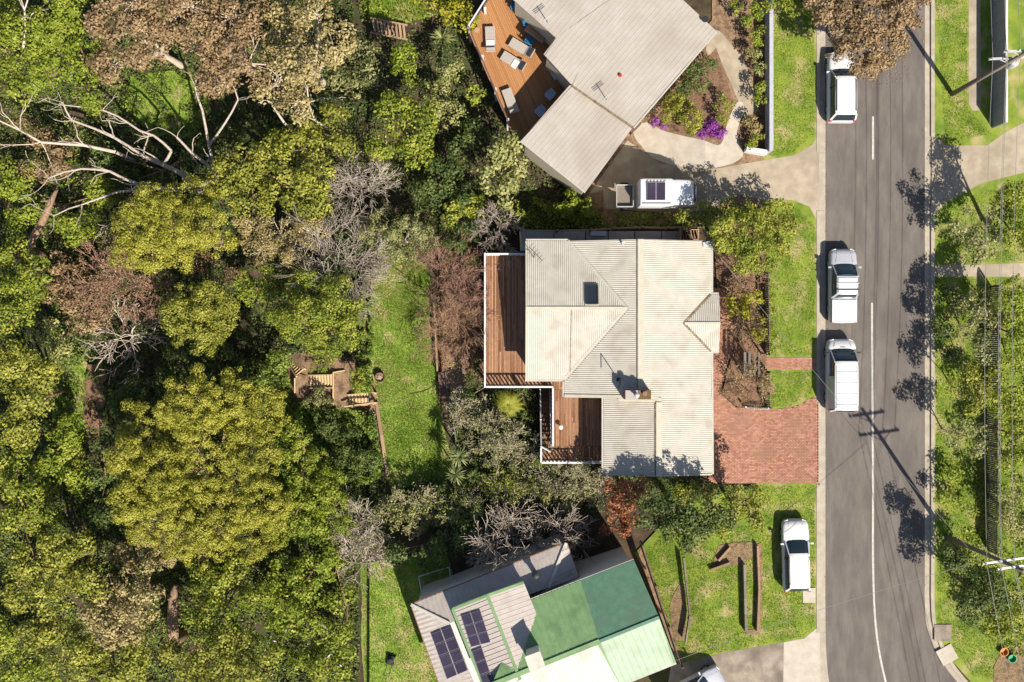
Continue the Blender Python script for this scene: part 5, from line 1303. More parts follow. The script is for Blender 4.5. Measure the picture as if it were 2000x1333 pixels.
def tree_fern(name, label, px, py, r, h, leaf, n=14, cat='tree fern'):
    g = G(px, py); root = thing(name, label, cat, g); R = r / PPM; mb = MB(); mb.tube([g, g + Vector((0, 0, h))], [.14, .11], 8); mb.build('trunk', 'bark_dark', root)
    c = g + Vector((0, 0, h))
    for k in range(n):
        mb = MB(); a = k * 2 * math.pi / n + RNG.uniform(-.12, .12); s = Vector((-math.sin(a), math.cos(a), 0)); Ln = R * RNG.uniform(.85, 1.15); el = RNG.uniform(.25, .6); d = Vector((math.cos(a) * math.cos(el), math.sin(a) * math.cos(el), math.sin(el)))
        pts = [c + d * (Ln * t) - Vector((0, 0, Ln * .75 * t * t)) for t in np.linspace(0, 1, 15)]
        mb.tube(pts, [.014] * 14 + [.006], 3)
        for i in range(2, 15):
            t = i / 14; wv = R * .38 * (1 - abs(t - .45) ** 1.5 * 1.6) * (1.05 - t * .75)
            for sg in (-1, 1):
                e = pts[i] + s * (sg * wv) + (pts[i] - pts[i - 1]) * .6 - Vector((0, 0, .04)); b0, b1 = pts[i] - (pts[i] - pts[i - 1]) * .42, pts[i] + (pts[i] - pts[i - 1]) * .42
                mb.add([b0, e, b1], [(0, 1, 2)])
        mb.build('frond', leaf, root)
    return root
def ground_cover(name, label, areas, leaf, L, Wd, dens, hmax, cat='ground cover'):
    """uncountable low growth over polygons (survey pixels)"""
    PP = []
    for poly in areas:
        Q = [G(*p) for p in poly]; x0, x1 = min(p.x for p in Q), max(p.x for p in Q); y0, y1 = min(p.y for p in Q), max(p.y for p in Q)
        n = int((x1 - x0) * (y1 - y0) * dens); X = RNG.uniform(x0, x1, n); Y = RNG.uniform(y0, y1, n); ins = np.zeros(n, bool); j = len(Q) - 1
        for i in range(len(Q)):
            xi, yi, xj, yj = Q[i].x, Q[i].y, Q[j].x, Q[j].y
            c = ((yi > Y) != (yj > Y)) & (X < (xj - xi) * (Y - yi) / ((yj - yi) if abs(yj - yi) > 1e-9 else 1e-9) + xi); ins ^= c; j = i
        X, Y = X[ins], Y[ins]; hh = hmax * np.clip(.45 + .5 * np.sin(X * 1.9 + np.sin(Y * 1.3) * 2) * np.cos(Y * 1.7 + X * .6) + .25 * np.sin(X * 4.1 + Y * 3.3), .03, 1.1)
        Z = np.interp(X, TX, TZ) + hh * RNG.uniform(.6, 1.0, len(X)) + .03; PP.append(np.stack([X, Y, Z], 1))
    P = np.concatenate(PP); N = unit(RNG.normal(size=P.shape) * .6 + np.array([0, 0, 1.0])); V, Q = leaf_quads(P, N, L, Wd)
    o = np_mesh(name, V, Q, leaf); tag(o, label, cat, None, 'stuff'); return o
def grass(name, label, areas, leaf, dens, h, off):
    """short upright blades standing on a lawn"""
    PP = []
    for poly in areas:
        Q = [G(*p) for p in poly]; x0, x1 = min(p.x for p in Q), max(p.x for p in Q); y0, y1 = min(p.y for p in Q), max(p.y for p in Q)
        n = int((x1 - x0) * (y1 - y0) * dens); X = RNG.uniform(x0, x1, n); Y = RNG.uniform(y0, y1, n); ins = np.zeros(n, bool); j = len(Q) - 1
        for i in range(len(Q)):
            xi, yi, xj, yj = Q[i].x, Q[i].y, Q[j].x, Q[j].y
            c = ((yi > Y) != (yj > Y)) & (X < (xj - xi) * (Y - yi) / ((yj - yi) if abs(yj - yi) > 1e-9 else 1e-9) + xi); ins ^= c; j = i
        X, Y = X[ins], Y[ins]; f = .5 + .5 * np.sin(X * 1.7 + np.sin(Y * 2.1)) * np.cos(Y * 1.3 + X * .8); k = RNG.uniform(0, 1, len(X)) < (.35 + .65 * f); X, Y = X[k], Y[k]
        PP.append(np.stack([X, Y, np.interp(X, TX, TZ) + off], 1))
    P = np.concatenate(PP); n = len(P); a = RNG.uniform(0, 2 * math.pi, n); s = np.stack([np.cos(a), np.sin(a), np.zeros(n)], 1) * .022
    tip = P + np.stack([RNG.normal(size=n) * .06, RNG.normal(size=n) * .06, h * RNG.uniform(.5, 1.2, n)], 1)
    V = np.stack([P - s, P + s, tip], 1).reshape(-1, 3); o = np_mesh(name, V, np.arange(n * 3).reshape(n, 3), leaf, None, True); tag(o, label, 'grass', None, 'stuff')

# --- ground cover masses
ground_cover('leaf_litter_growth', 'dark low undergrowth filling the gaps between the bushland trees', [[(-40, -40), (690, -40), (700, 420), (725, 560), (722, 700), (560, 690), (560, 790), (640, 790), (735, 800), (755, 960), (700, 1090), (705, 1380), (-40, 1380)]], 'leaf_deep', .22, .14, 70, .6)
ground_cover('bracken', 'bright green bracken between the trees outside the western boundary', [[(-40, 120), (60, 100), (200, 200), (240, 330), (200, 430), (215, 560), (212, 700), (170, 900), (212, 1060), (215, 1100), (500, 1085), (690, 1065), (700, 1380), (-40, 1380)], [(225, 130), (330, 110), (420, 150), (440, 240), (390, 290), (290, 290), (230, 240)], [(690, -40), (900, -40), (880, 40), (800, 55), (710, 48)]], 'leaf_lime', .17, .10, 30, .75)
ground_cover('gutter_litter', 'brown leaf litter gathered along the street kerbs', [[(1611, -20), (1617, -20), (1618, 480), (1616, 900), (1615, 1250), (1611, 1250)], [(1799, -20), (1806, -20), (1806, 1190), (1800, 1190), (1802, 600)], [(1640, 20), (1790, 10), (1780, 160), (1690, 170)]], 'leaf_brown', .09, .06, 16, .0)
ground_cover('undergrowth', 'low brownish undergrowth between shrubs near the northern house', [[(690, 60), (910, 60), (990, 250), (1140, 380), (1180, 415), (1180, 450), (1010, 450), (940, 480), (850, 520), (700, 500)]], 'leaf_deep', .2, .13, 50, .4)
ground_cover('ivy', 'bright green ivy carpeting the bank below the lawn', [[(528, 690), (562, 720), (572, 780), (640, 800), (630, 900), (650, 1000), (620, 1062), (560, 1062), (530, 960), (530, 830)], [(705, 540), (728, 560), (728, 770), (700, 765)]], 'leaf_ivy', .19, .15, 190, .9)
ground_cover('ivy', 'dark green ivy mass in the shade west of the sleeper wall', [[(625, 795), (700, 800), (736, 815), (752, 930), (700, 950), (640, 900)]], 'leaf_ivy', .17, .13, 190, 1.1)
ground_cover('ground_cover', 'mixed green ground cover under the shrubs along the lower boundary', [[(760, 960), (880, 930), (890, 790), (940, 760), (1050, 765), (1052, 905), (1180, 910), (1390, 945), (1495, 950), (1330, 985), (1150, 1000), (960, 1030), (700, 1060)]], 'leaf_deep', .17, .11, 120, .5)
ground_cover('ground_cover', 'leafy low garden planting along the northern boundary hedge', [[(1040, 385), (1180, 415), (1300, 418), (1400, 415), (1500, 400), (1500, 432), (1380, 445), (1020, 447)]], 'leaf_green', .18, .12, 150, .9)
ground_cover('ground_cover', 'low leafy growth along the eastern fence under the gum trees', [[(1900, 560), (2060, 560), (2060, 1360), (1960, 1260), (1840, 1130), (1840, 1060), (1900, 1000)]], 'leaf_green', .20, .13, 60, .4)
ground_cover('fallen_leaves', 'brown fallen leaves scattered over the front garden mulch', [[(1392, 430), (1496, 420), (1496, 795), (1445, 792), (1432, 765), (1432, 560)]], 'leaf_brown', .10, .07, 60, .20)
ground_cover('fallen_leaves', 'brown fallen leaves under the bare reddish trees by the deck', [[(850, 500), (940, 470), (944, 750), (862, 720)]], 'leaf_brown', .11, .08, 110, .12)
grass('grass', 'short bright grass of the terraced back lawn', [[(735, 500), (800, 500), (835, 520), (848, 600), (858, 780), (872, 860), (900, 930), (880, 1000), (800, 1010), (757, 940), (740, 790), (727, 720), (722, 600)]], 'grass_blade', 900, .09, .03)
grass('grass', 'rough grass of the small bushland clearings', [[(255, 150), (330, 140), (395, 165), (415, 220), (380, 270), (300, 268), (250, 220)], [(690, -10), (900, -10), (870, 25), (800, 45), (720, 38)], [(120, 700), (170, 690), (175, 800), (165, 900), (120, 910), (105, 800)]], 'grass_blade', 330, .22, .22)
grass('grass', 'short grass of the lower neighbour lawn', [[(705, 1100), (790, 1090), (870, 1060), (900, 1200), (850, 1360), (715, 1360)]], 'grass_blade', 450, .09, .03)
grass('grass', 'mown grass of the street verges', [[(1500, -10), (1590, -10), (1590, 262), (1550, 300), (1500, 308)], [(1500, 400), (1545, 396), (1590, 440), (1590, 694), (1500, 694)], [(1500, 726), (1586, 726), (1586, 770), (1540, 794), (1500, 796)], [(1260, 1080), (1335, 1000), (1497, 950), (1590, 948), (1590, 1220), (1570, 1243), (1328, 1284)], [(1826, -10), (1888, -10), (1888, 214), (1935, 262), (1845, 282)], [(1826, 428), (1850, 400), (2010, 345), (2010, 510), (1826, 516)], [(1826, 544), (2010, 544), (2010, 1340), (1900, 1320), (1830, 1220)]], 'grass_blade', 330, .08, V1)

# --- trees of the lot
tree('shrub', 'low brownish shrub below the middle flight of steps', [(622, 778, 20), (640, 790, 16), (600, 788, 14)], .9, 'leaf_grey', .13, .08, .26, .8, cat='shrub', gaps=.2, trunk_r=.02)
tree('shrub', 'low green shrub above the middle flight of steps', [(632, 715, 14), (612, 722, 11)], .9, 'leaf_ivy', .13, .08, .24, .8, cat='shrub', gaps=.2, trunk_r=.02)
tree('wattle_tree', 'huge olive-yellow wattle crown filling the lower left corner of the lot', [(290, 850, 72), (370, 795, 74, .4), (455, 785, 68), (300, 940, 82, .2), (395, 905, 85, .4), (490, 885, 70, .2), (320, 1015, 78, .1), (420, 1005, 84, .3), (510, 985, 66), (490, 1050, 52, -.4), (250, 895, 50, -.2), (525, 800, 46, -.5), (245, 985, 46, -.3), (385, 1065, 50, -.5)], 8.5, 'leaf_wattle', .14, .075, .38, 1.15)
tree('broad_tree', 'bright olive-green broad tree above the timber steps', [(545, 590, 52), (600, 560, 48, .2), (650, 600, 55), (590, 628, 52, .5), (645, 655, 55, .3), (622, 682, 36, -.3), (525, 545, 30, -.5), (680, 640, 32, -.6)], 6.8, 'leaf_green', .17, .10, .5, 1.15)
tree('broad_tree', 'rounded olive-green tree left of the broad tree, in mid lot', [(345, 610, 42), (390, 590, 50, .3), (375, 645, 52, .4), (430, 625, 45), (415, 660, 36, -.2), (445, 590, 28, -.6)], 6.5, 'leaf_olive', .16, .10, .46, 1.15)
tree('tall_tree', 'yellow-olive tree in the upper left corner of the lot', [(265, 445, 55), (330, 435, 60, .3), (395, 445, 52), (290, 490, 48), (350, 485, 50), (250, 490, 36), (300, 400, 50), (370, 395, 45), (430, 480, 28, -.6)], 8.0, 'leaf_wattle', .15, .08, .40, 1.1)
tree('tall_tree', 'greyish olive tree on the upper boundary between two bare crowns', [(490, 445, 45), (545, 455, 48, .3), (510, 490, 35), (570, 495, 40), (600, 450, 38)], 6.5, 'leaf_tan', .15, .08, .45, .85, gaps=.15, bark='bark_pale', twigs=5)
tree('shrub', 'small lime-green shrub in the dark hollow between the two broad trees', [(478, 548, 26), (488, 580, 20)], 3.2, 'leaf_lime', .16, .11, .35, 1.1, cat='shrub')
tree('shrub', 'dark green shrub at the foot of the rounded tree', [(420, 715, 50), (365, 705, 45), (470, 735, 42), (330, 760, 38), (410, 770, 40)], 3.2, 'leaf_deep', .2, .13, .5, 1.0, cat='shrub')
tree('shrub', 'camellia shrub speckled with pale flowers beside the slanting steps', [(525, 740, 36), (545, 705, 22), (505, 770, 28)], 3.0, 'leaf_ivy', .18, .12, .4, 1.1, cat='shrub', extra=('flower_white', .012, .9))
tree('shrub', 'deep green shrub at the left boundary under the wattle', [(240, 790, 32), (265, 750, 30)], 3.5, 'leaf_deep', .18, .12, .4, 1.0, cat='shrub')
tree('shrub', 'pale straw-coloured flowering shrub in the lot bottom corner', [(300, 1060, 38), (350, 1050, 42), (390, 1060, 30), (245, 1085, 30), (320, 1085, 34)], 5.0, 'leaf_tan', .14, .09, .4, 1.1, cat='shrub')
tree('shrub', 'bright green leafy shrub right of the wattle crown', [(570, 880, 36), (600, 930, 38), (580, 990, 36), (635, 965, 36), (610, 1035, 36), (560, 1050, 26), (590, 850, 26)], 4.6, 'leaf_lime', .17, .12, .42, 1.1, cat='shrub', gaps=.1)
tree('shrub', 'yellow-green feathery shrub beside the dark ivy', [(620, 900, 30), (645, 940, 30), (655, 990, 30), (670, 1020, 26)], 4.0, 'leaf_lime', .13, .07, .35, 1.0, cat='shrub', gaps=.1)
tree('shrub', 'dark shaded shrub just west of the sleeper wall', [(640, 835, 34), (680, 865, 38), (670, 910, 42), (715, 900, 30)], 1.7, 'leaf_deep', .18, .12, .4, 1.0, cat='shrub')
tree('hedge', 'narrow green hedge along the western lawn edge', [(712, 570, 12), (712, 600, 12), (714, 630, 12), (715, 660, 12), (716, 690, 12), (717, 720, 12), (718, 750, 12)], 1.2, 'leaf_ivy', .12, .08, .22, 1.2, cat='hedge', trunk_r=.03)
tree('shrub', 'small round green shrub between the steps and the hedge', [(692, 735, 18), (702, 755, 13)], 2.2, 'leaf_green', .14, .09, .28, 1.1, cat='shrub')
bare('bare_tree', 'large grey leafless twiggy crown near the top of the lawn', (682, 512), 80, 4.6, 'bark_grey', 13, 3, minr=.013, r0=.06, spread=.6, up=.0, cap=7000, shrink=.7)
bare('bare_tree', 'brownish leafless tree on the left boundary below the yellow-olive tree', (275, 560), 75, 5.5, 'bark_red', 9, 3, minr=.016, leaf='leaf_brown', leafn=2600, cap=4500)
bare('bare_tree', 'pale bent bare branches at the left boundary above the wattle', (268, 655), 70, 4.5, 'bark_pale', 8, 2, minr=.024, r0=.11, wig=.5, up=-.05, cap=2600)
bare('bare_tree', 'sparse brown tree inside the dark gap left of the broad tree', (440, 510), 42, 4.5, 'bark_rust', 6, 2, leaf='leaf_brown', leafn=1300, cap=1800)
tree('shrub', 'grey-green shrub flecked with yellow at the top of the lawn', [(745, 455, 42), (800, 450, 42), (770, 485, 36), (830, 465, 34)], 3.6, 'leaf_grey', .13, .08, .38, 1.0, cat='shrub', gaps=.1, extra=('leaf_yellow', .02, 1.0), twigs=6, bark='bark_pale')
tree('shrub', 'pale dry grassy bush at the upper left lawn edge', [(742, 522, 26), (730, 545, 14), (752, 500, 18)], 1.0, 'grass_dry', .16, .05, .25, 1.0, cat='shrub', trunk_r=.02)
bare('bare_tree', 'grey-pink leafless round shrub left of the air conditioner', (972, 460), 40, 3.6, 'bark_grey', 10, 3, minr=.015, spread=.55, cap=3400, cat='bare shrub')
tree('shrub', 'dark green shrub between the grey bare shrub and the flecked shrub', [(915, 455, 28), (890, 470, 24)], 3.2, 'leaf_deep', .15, .09, .34, 1.0, cat='shrub', gaps=.1)
bare('bare_tree', 'upper reddish leafless maple beside the lawn', (873, 535), 58, 3.6, 'bark_red', 12, 3, minr=.008, r0=.045, spread=.7, cap=6500, leaf='leaf_brown', leafn=900, LW=(.08, .05))
bare('bare_tree', 'reddish leafless maple closest to the big deck railing', (912, 590), 36, 3.2, 'bark_red', 11, 3, minr=.008, r0=.045, spread=.75, cap=5000, leaf='leaf_brown', leafn=700, LW=(.08, .05))
bare('bare_tree', 'lower reddish leafless maple with pale arching branches', (896, 632), 46, 3.4, 'bark_rust', 13, 3, minr=.009, r0=.05, up=-.12, spread=.5, cap=5500, lean=(-10, 16))
GRP = 'strappy palm-like plants of the garden'
rosette('cordyline', 'light green spiky cordyline near the deck north-west corner', 925, 513, 20, 1.3, 'leaf_lime', group=GRP)
rosette('cordyline', 'olive spiky cordyline left of the grey-pink shrub', 903, 487, 20, 1.2, 'leaf_blade', group=GRP)
rosette('cordyline', 'dark red spiky cordyline at the end of the dirt path', 918, 703, 24, 1.2, 'leaf_burgundy', 50, group=GRP)
rosette('cordyline', 'small burgundy spiky cordyline below the arching maple', 884, 686, 18, .8, 'leaf_burgundy', 40, group=GRP)
rosette('cordyline', 'tall green cordyline, upper of the pair over the lawn corner', 900, 884, 26, 2.6, 'leaf_blade', 60, group=GRP, wid=.07)
rosette('cordyline', 'tall green cordyline, lower of the pair over the lawn corner', 893, 918, 24, 2.4, 'leaf_blade', 52, group=GRP, wid=.07)
rosette('cordyline', 'low cordyline half hidden in dark leaves right of the pair', 925, 925, 20, 1.6, 'leaf_deep', 46, group=GRP, wid=.07)
rosette('cordyline', 'grey-green cordyline among the twigs of the lower boundary', 932, 990, 20, 2.2, 'leaf_grey', 46, group=GRP, wid=.06)
tree_fern('tree_fern', 'yellow-green tree fern below the deck walkway', 993, 787, 36, 1.9, 'leaf_fern', 20)
tree_fern('tree_fern', 'green tree fern at the foot of the bright leafy shrub', 608, 1020, 24, 2.0, 'leaf_ivy', 13)
tree_fern('tree_fern', 'small green fern left of the lower boundary twigs', 645, 990, 20, 2.4, 'leaf_lime', 12)
tree('shrub', 'glossy dark green shrub under the deck corner', [(930, 745, 22), (915, 775, 18), (935, 715, 14), (1020, 770, 20)], 1.6, 'leaf_deep', .15, .09, .28, 1.0, cat='shrub', gaps=.1)
tree('shrub', 'glossy green shrub between the tree fern and the stair', [(1025, 815, 18), (1035, 870, 20), (1030, 840, 14)], 1.4, 'leaf_deep', .15, .09, .28, 1.0, cat='shrub', gaps=.1)
GB = 'grey twiggy shrubs below the decks'
def mixed(label, px, py, r, h, leafn, bark='bark_pale', leaf='leaf_grey', cap=3000):
    return bare('shrub', label, (px, py), r, h, bark, 10, 3, minr=.012, r0=.05, spread=.85, wig=.5, leaf=leaf, leafn=int(leafn * .8), cap=cap, cat='shrub', group=GB, LW=(.15, .10))
mixed('grey-green twiggy shrub left of the tree fern', 905, 810, 28, 2.2, 1300)
mixed('large grey-green twiggy shrub at the middle of the garden below the tree fern', 955, 850, 52, 2.2, 3000)
mixed('grey-green twiggy shrub beside the foot of the stair', 1005, 885, 44, 2.6, 2200)
mixed('grey-green twiggy shrub below the lower deck corner', 1045, 930, 48, 2.6, 2400, 'bark_pale', 'leaf_green')
mixed('grey-green twiggy shrub spreading in front of the lower deck railing', 1105, 945, 50, 2.6, 2600)
mixed('olive twiggy shrub at the lower end of the garden path', 970, 945, 44, 2.0, 3000, leaf='leaf_green')
mixed('pale twiggy shrub on the lower boundary below the cordylines', 900, 985, 44, 2.2, 2400, 'bark_pale', 'leaf_green')
mixed('olive grey shrub on the lower boundary at the end of the lawn', 815, 990, 46, 2.2, 3200, leaf='leaf_sage')
mixed('pale tangled twigs on the lower boundary right of the ferns', 720, 1010, 52, 3.6, 1200, 'bark_pale')
mixed('pale twiggy shrub in front of the red shrub', 1150, 950, 30, 2.4, 1400)
tree('shrub', 'dark leafy shrub under the twiggy shrubs beside the cordylines', [(940, 905, 30), (920, 950, 26), (985, 915, 26), (870, 960, 22)], 1.5, 'leaf_deep', .17, .11, .32, .9, cat='shrub', gaps=.15)
tree('shrub', 'sage green shrub filling the lower boundary under the deck', [(1060, 960, 36), (1110, 970, 32), (1010, 965, 32), (1150, 930, 24)], 1.9, 'leaf_sage', .15, .10, .34, .9, cat='shrub', gaps=.15)
tree('shrub', 'sage shrub on the lower boundary at the lawn end', [(800, 1000, 30), (845, 1000, 30), (760, 1010, 28), (880, 1010, 26)], 2.0, 'leaf_sage', .15, .10, .34, .8, cat='shrub', gaps=.2)
tree('shrub', 'rust-red shrub below the south-west roof corner', [(1205, 965, 26), (1230, 955, 26), (1215, 985, 26), (1255, 948, 20)], 4.6, 'leaf_red', .15, .11, .34, 1.1, cat='shrub')
tree('shrub', 'orange-red shrub just beyond the lower boundary', [(1205, 1010, 28), (1225, 1030, 22), (1190, 1030, 18)], 2.8, 'leaf_red', .17, .12, .36, 1.0, cat='shrub')
tree('shrub', 'small olive shrub beside the red shrub under the roof edge', [(1345, 968, 26), (1380, 962, 20), (1310, 972, 20)], 1.6, 'leaf_green', .15, .10, .3, 1.0, cat='shrub')
# front garden
tree('front_tree', 'dense green tree in the front corner beside the roof', [(1425, 465, 40), (1470, 455, 42, .3), (1450, 500, 38), (1485, 500, 30), (1410, 440, 24)], 5.0, 'leaf_green', .16, .10, .42, 1.15)
tree('shrub', 'yellow-green shrub in the front mulch bed', [(1445, 590, 26), (1470, 585, 24), (1430, 605, 18), (1460, 615, 16)], 2.0, 'leaf_yellow', .14, .10, .3, 1.0, cat='shrub', gaps=.15)
tree('shrub', 'small yellow-green shrub by the paling fence', [(1480, 640, 18), (1487, 665, 15), (1474, 655, 12)], 1.8, 'leaf_yellow', .13, .09, .26, 1.0, cat='shrub', gaps=.15)
bare('bare_tree', 'brown leafless shrub in the front bed below the dense tree', (1450, 545), 40, 2.6, 'bark_rust', 8, 3, minr=.012, cap=2400, cat='bare shrub', leaf='leaf_brown', leafn=900, LW=(.1, .07))
bare('bare_tree', 'brown leafless shrub between the yellow shrubs and the porch', (1440, 640), 34, 2.2, 'bark_dark', 8, 3, minr=.012, cap=2000, cat='bare shrub', leaf='leaf_brown', leafn=600, LW=(.1, .07))
bare('bare_tree', 'spreading pale leafless shrub at the top of the brick drive', (1452, 755), 40, 2.2, 'bark_rust', 11, 3, minr=.009, r0=.045, cap=3200, cat='bare shrub', leaf='leaf_tan', leafn=1400, LW=(.1, .07))
tree('hedge', 'low green hedge hugging the western side of the verge', [(1506, 560, 9), (1506, 585, 10), (1506, 610, 10), (1506, 635, 10), (1506, 660, 10), (1506, 682, 9)], .7, 'leaf_lime', .11, .07, .18, 1.1, cat='hedge', trunk_r=.02)

# --- bushland north and west of the lot
K = dict(L=.24, Wd=.14, rc=.6, cov=1.0)
tree('gum_tree', 'bright lime-green tree near the top left corner of the picture', [(110, 60, 60), (165, 110, 50), (90, 130, 60), (170, 170, 42), (50, 60, 45), (120, 10, 50)], 8, 'leaf_lime', **K)
tree('gum_tree', 'deep green tree hugging the upper left edge', [(15, 100, 45), (20, 30, 40), (40, 180, 35)], 7, 'leaf_green', **K)
tree('gum_tree', 'rust-brown tree, westernmost of the brown crowns at the top', [(230, 40, 60), (280, 90, 58), (330, 40, 62, .4), (255, 0, 50), (215, 130, 35, -.6)], 10, 'leaf_brown', **K, bark='bark_pale', twigs=4)
tree('gum_tree', 'rust-brown tree, middle of the brown crowns at the top', [(400, 80, 65), (450, 30, 62), (480, 120, 62, .3), (370, 10, 50), (420, 150, 42, -.5)], 10, 'leaf_brown', **K, bark='bark_pale', twigs=4)
tree('gum_tree', 'olive-brown tree, easternmost of the brown crowns at the top', [(560, 60, 62), (600, 120, 58), (540, 160, 50), (620, 30, 50), (650, 90, 42), (580, 200, 36, -.5)], 9.5, 'leaf_tan', **K, bark='bark_pale', twigs=4)
tree('gum_tree', 'yellow-olive tree straight above the lot boundary', [(470, 320, 52), (530, 300, 55, .3), (590, 290, 50), (620, 345, 48), (560, 360, 55), (490, 380, 55), (600, 390, 42), (440, 360, 40)], 7, 'leaf_olive', **K)
tree('gum_tree', 'small olive tree between the brown crowns and yellow-olive tree', [(640, 230, 36), (600, 250, 32), (665, 270, 30)], 6, 'leaf_olive', **K)
tree('shrub', 'grey-green shrub beside the weathered steps among the trees', [(700, 120, 40), (680, 170, 34), (735, 150, 32)], 4.5, 'leaf_grey', **K, cat='shrub')
tree('shrub', 'bright green shrub below the weathered timber steps', [(785, 105, 26), (800, 145, 24), (775, 130, 18)], 4, 'leaf_lime', L=.2, Wd=.13, rc=.45, cov=1.0, cat='shrub')
tree('gum_tree', 'sage green tree between the two small olive crowns and the deck', [(770, 225, 45), (810, 260, 45), (760, 280, 40), (830, 220, 38), (800, 300, 34)], 6, 'leaf_green', **K)
tree('shrub', 'grey sage shrub left of the orange deck', [(850, 180, 30), (875, 225, 30), (880, 140, 26)], 3.6, 'leaf_sage', L=.18, Wd=.12, rc=.42, cov=1.0, cat='shrub')
tree('shrub', 'round bright green shrub next to the orange deck railing', [(924, 180, 20), (930, 195, 15)], 2.6, 'leaf_lime', L=.17, Wd=.12, rc=.32, cov=1.1, cat='shrub')
tree('gum_tree', 'pale sage tree touching the lower grey roof corner', [(985, 290, 36), (970, 330, 40), (1005, 330, 36), (985, 370, 36), (960, 365, 24)], 4.6, 'leaf_sage', L=.26, Wd=.18, rc=.55, cov=1.0)
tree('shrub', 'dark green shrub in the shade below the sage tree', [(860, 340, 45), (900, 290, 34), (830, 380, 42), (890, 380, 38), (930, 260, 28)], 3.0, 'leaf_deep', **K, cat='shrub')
tree('shrub', 'olive shrub on the boundary above the air conditioner', [(930, 405, 30), (880, 415, 28), (1000, 410, 28)], 2.8, 'leaf_green', L=.2, Wd=.13, rc=.42, cov=1.0, cat='shrub')
tree('shrub', 'light green shrub below the lower grey roof corner', [(1120, 400, 24), (1150, 405, 20), (1095, 410, 20)], 1.8, 'leaf_lime', L=.17, Wd=.12, rc=.34, cov=1.0, cat='shrub')
bare('bare_tree', 'grey leafless tree just above the lot boundary', (712, 385), 46, 5, 'bark_grey', 8, 3, minr=.016, cap=2800)
tree('shrub', 'yellow-green shrub at the top edge beside the orange deck', [(880, 8, 36), (830, 0, 30), (905, 40, 18)], 2.5, 'leaf_yellow', **K, cat='shrub')
rosette('cordyline', 'large grey-green spiky plant left of the orange deck', 865, 85, 30, 1.0, 'leaf_grey', 50, group=GRP, wid=.10)
rosette('cordyline', 'small potted spiky plant on the orange deck corner', 932, 62, 11, 2.75, 'leaf_lime', 30, group=GRP, stem=False)
p = W(932, 62, 0); mb = MB(); mb.lathe(p, [(.12, 0), (.17, .3), (.19, .32), (.15, .32)], 12); tag(mb.build('plant_pot', 'pot'), 'terracotta pot holding the small spiky plant on the orange deck', 'pot')
tree('shrub', 'brown dry shrub on the far left below the bare tree', [(90, 330, 40), (60, 260, 36), (130, 290, 32)], 3.5, 'leaf_brown', **K, cat='shrub', gaps=.2)
tree('shrub', 'olive shrub at the left edge near the fallen trunk', [(30, 350, 45), (40, 410, 42), (150, 440, 40), (190, 380, 38)], 3.8, 'leaf_lime', **K, cat='shrub')
tree('shrub', 'dark shrub under the spreading bare tree', [(240, 360, 42), (310, 395, 40), (200, 300, 32), (390, 300, 32), (440, 260, 30)], 2.6, 'leaf_deep', **K, cat='shrub', gaps=.1)
tree('gum_tree', 'green tree on the left edge level with the yellow-olive tree', [(30, 500, 45), (40, 560, 48), (25, 620, 42), (75, 530, 32)], 6.5, 'leaf_green', **K)
tree('shrub', 'greyish brown scrub just left of the lot boundary', [(130, 520, 45), (170, 560, 40), (150, 610, 42), (190, 620, 32), (110, 580, 32)], 3.5, 'leaf_brown', **K, cat='shrub', gaps=.25, twigs=6)
tree('shrub', 'grey sage shrub above the small green clearing', [(95, 640, 34), (120, 670, 30)], 3.2, 'leaf_sage', **K, cat='shrub')
tree('gum_tree', 'olive tree at the left edge beside the green clearing', [(35, 720, 48), (60, 780, 50), (25, 840, 46), (80, 730, 34)], 6.5, 'leaf_olive', **K)
tree('shrub', 'bright green shrub below the green clearing', [(110, 880, 44), (150, 920, 40), (90, 930, 40), (130, 840, 30)], 4.0, 'leaf_lime', **K, cat='shrub', gaps=.1)
tree('shrub', 'dark green scrub between creek bed and lot boundary', [(190, 930, 34), (195, 1000, 34), (200, 860, 24)], 3.0, 'leaf_deep', **K, cat='shrub')
tree('gum_tree', 'dull green tree at the lower left edge', [(30, 920, 45), (40, 990, 48), (80, 1010, 42)], 6.5, 'leaf_green', **K)
tree('gum_tree', 'grey-olive tree, upper of the lower left corner crowns', [(60, 1090, 58), (130, 1080, 55), (100, 1150, 55), (30, 1150, 45), (170, 1130, 40)], 7.5, 'leaf_olive', **K)
tree('gum_tree', 'tan-olive tree right of the lower left corner crowns', [(220, 1170, 52), (260, 1130, 42), (240, 1230, 48), (190, 1220, 42), (290, 1180, 34)], 7, 'leaf_tan', **K)
tree('gum_tree', 'olive-grey tree at the bottom edge left of the thick trunk', [(150, 1290, 55), (220, 1310, 52), (90, 1240, 48), (270, 1290, 38)], 7, 'leaf_olive', **K)
tree('shrub', 'lime-green shrub in the very bottom left corner', [(30, 1300, 45), (70, 1325, 38), (20, 1240, 32)], 4.5, 'leaf_lime', **K, cat='shrub')
tree('gum_tree', 'green tree right of the thick trunk below the lot', [(410, 1150, 48), (460, 1120, 46), (430, 1210, 46), (390, 1200, 34), (500, 1160, 42)], 6, 'leaf_green', **K)
tree('gum_tree', 'yellow-green tree at the bottom edge right of the thick trunk', [(400, 1280, 46), (460, 1270, 50), (430, 1325, 46), (510, 1310, 45), (370, 1320, 36), (345, 1278, 30, -1.5)], 7, 'leaf_olive', **K)
tree('gum_tree', 'bright green tree below the wattle on the lower slope', [(560, 1120, 46), (600, 1150, 46), (550, 1190, 46), (620, 1100, 36), (590, 1210, 38)], 5, 'leaf_lime', **K, gaps=.1)
tree('shrub', 'lime shrub along the fence line of the southern lawn', [(655, 1110, 34), (670, 1170, 30), (665, 1230, 28), (675, 1290, 26)], 3.2, 'leaf_lime', **K, cat='shrub')
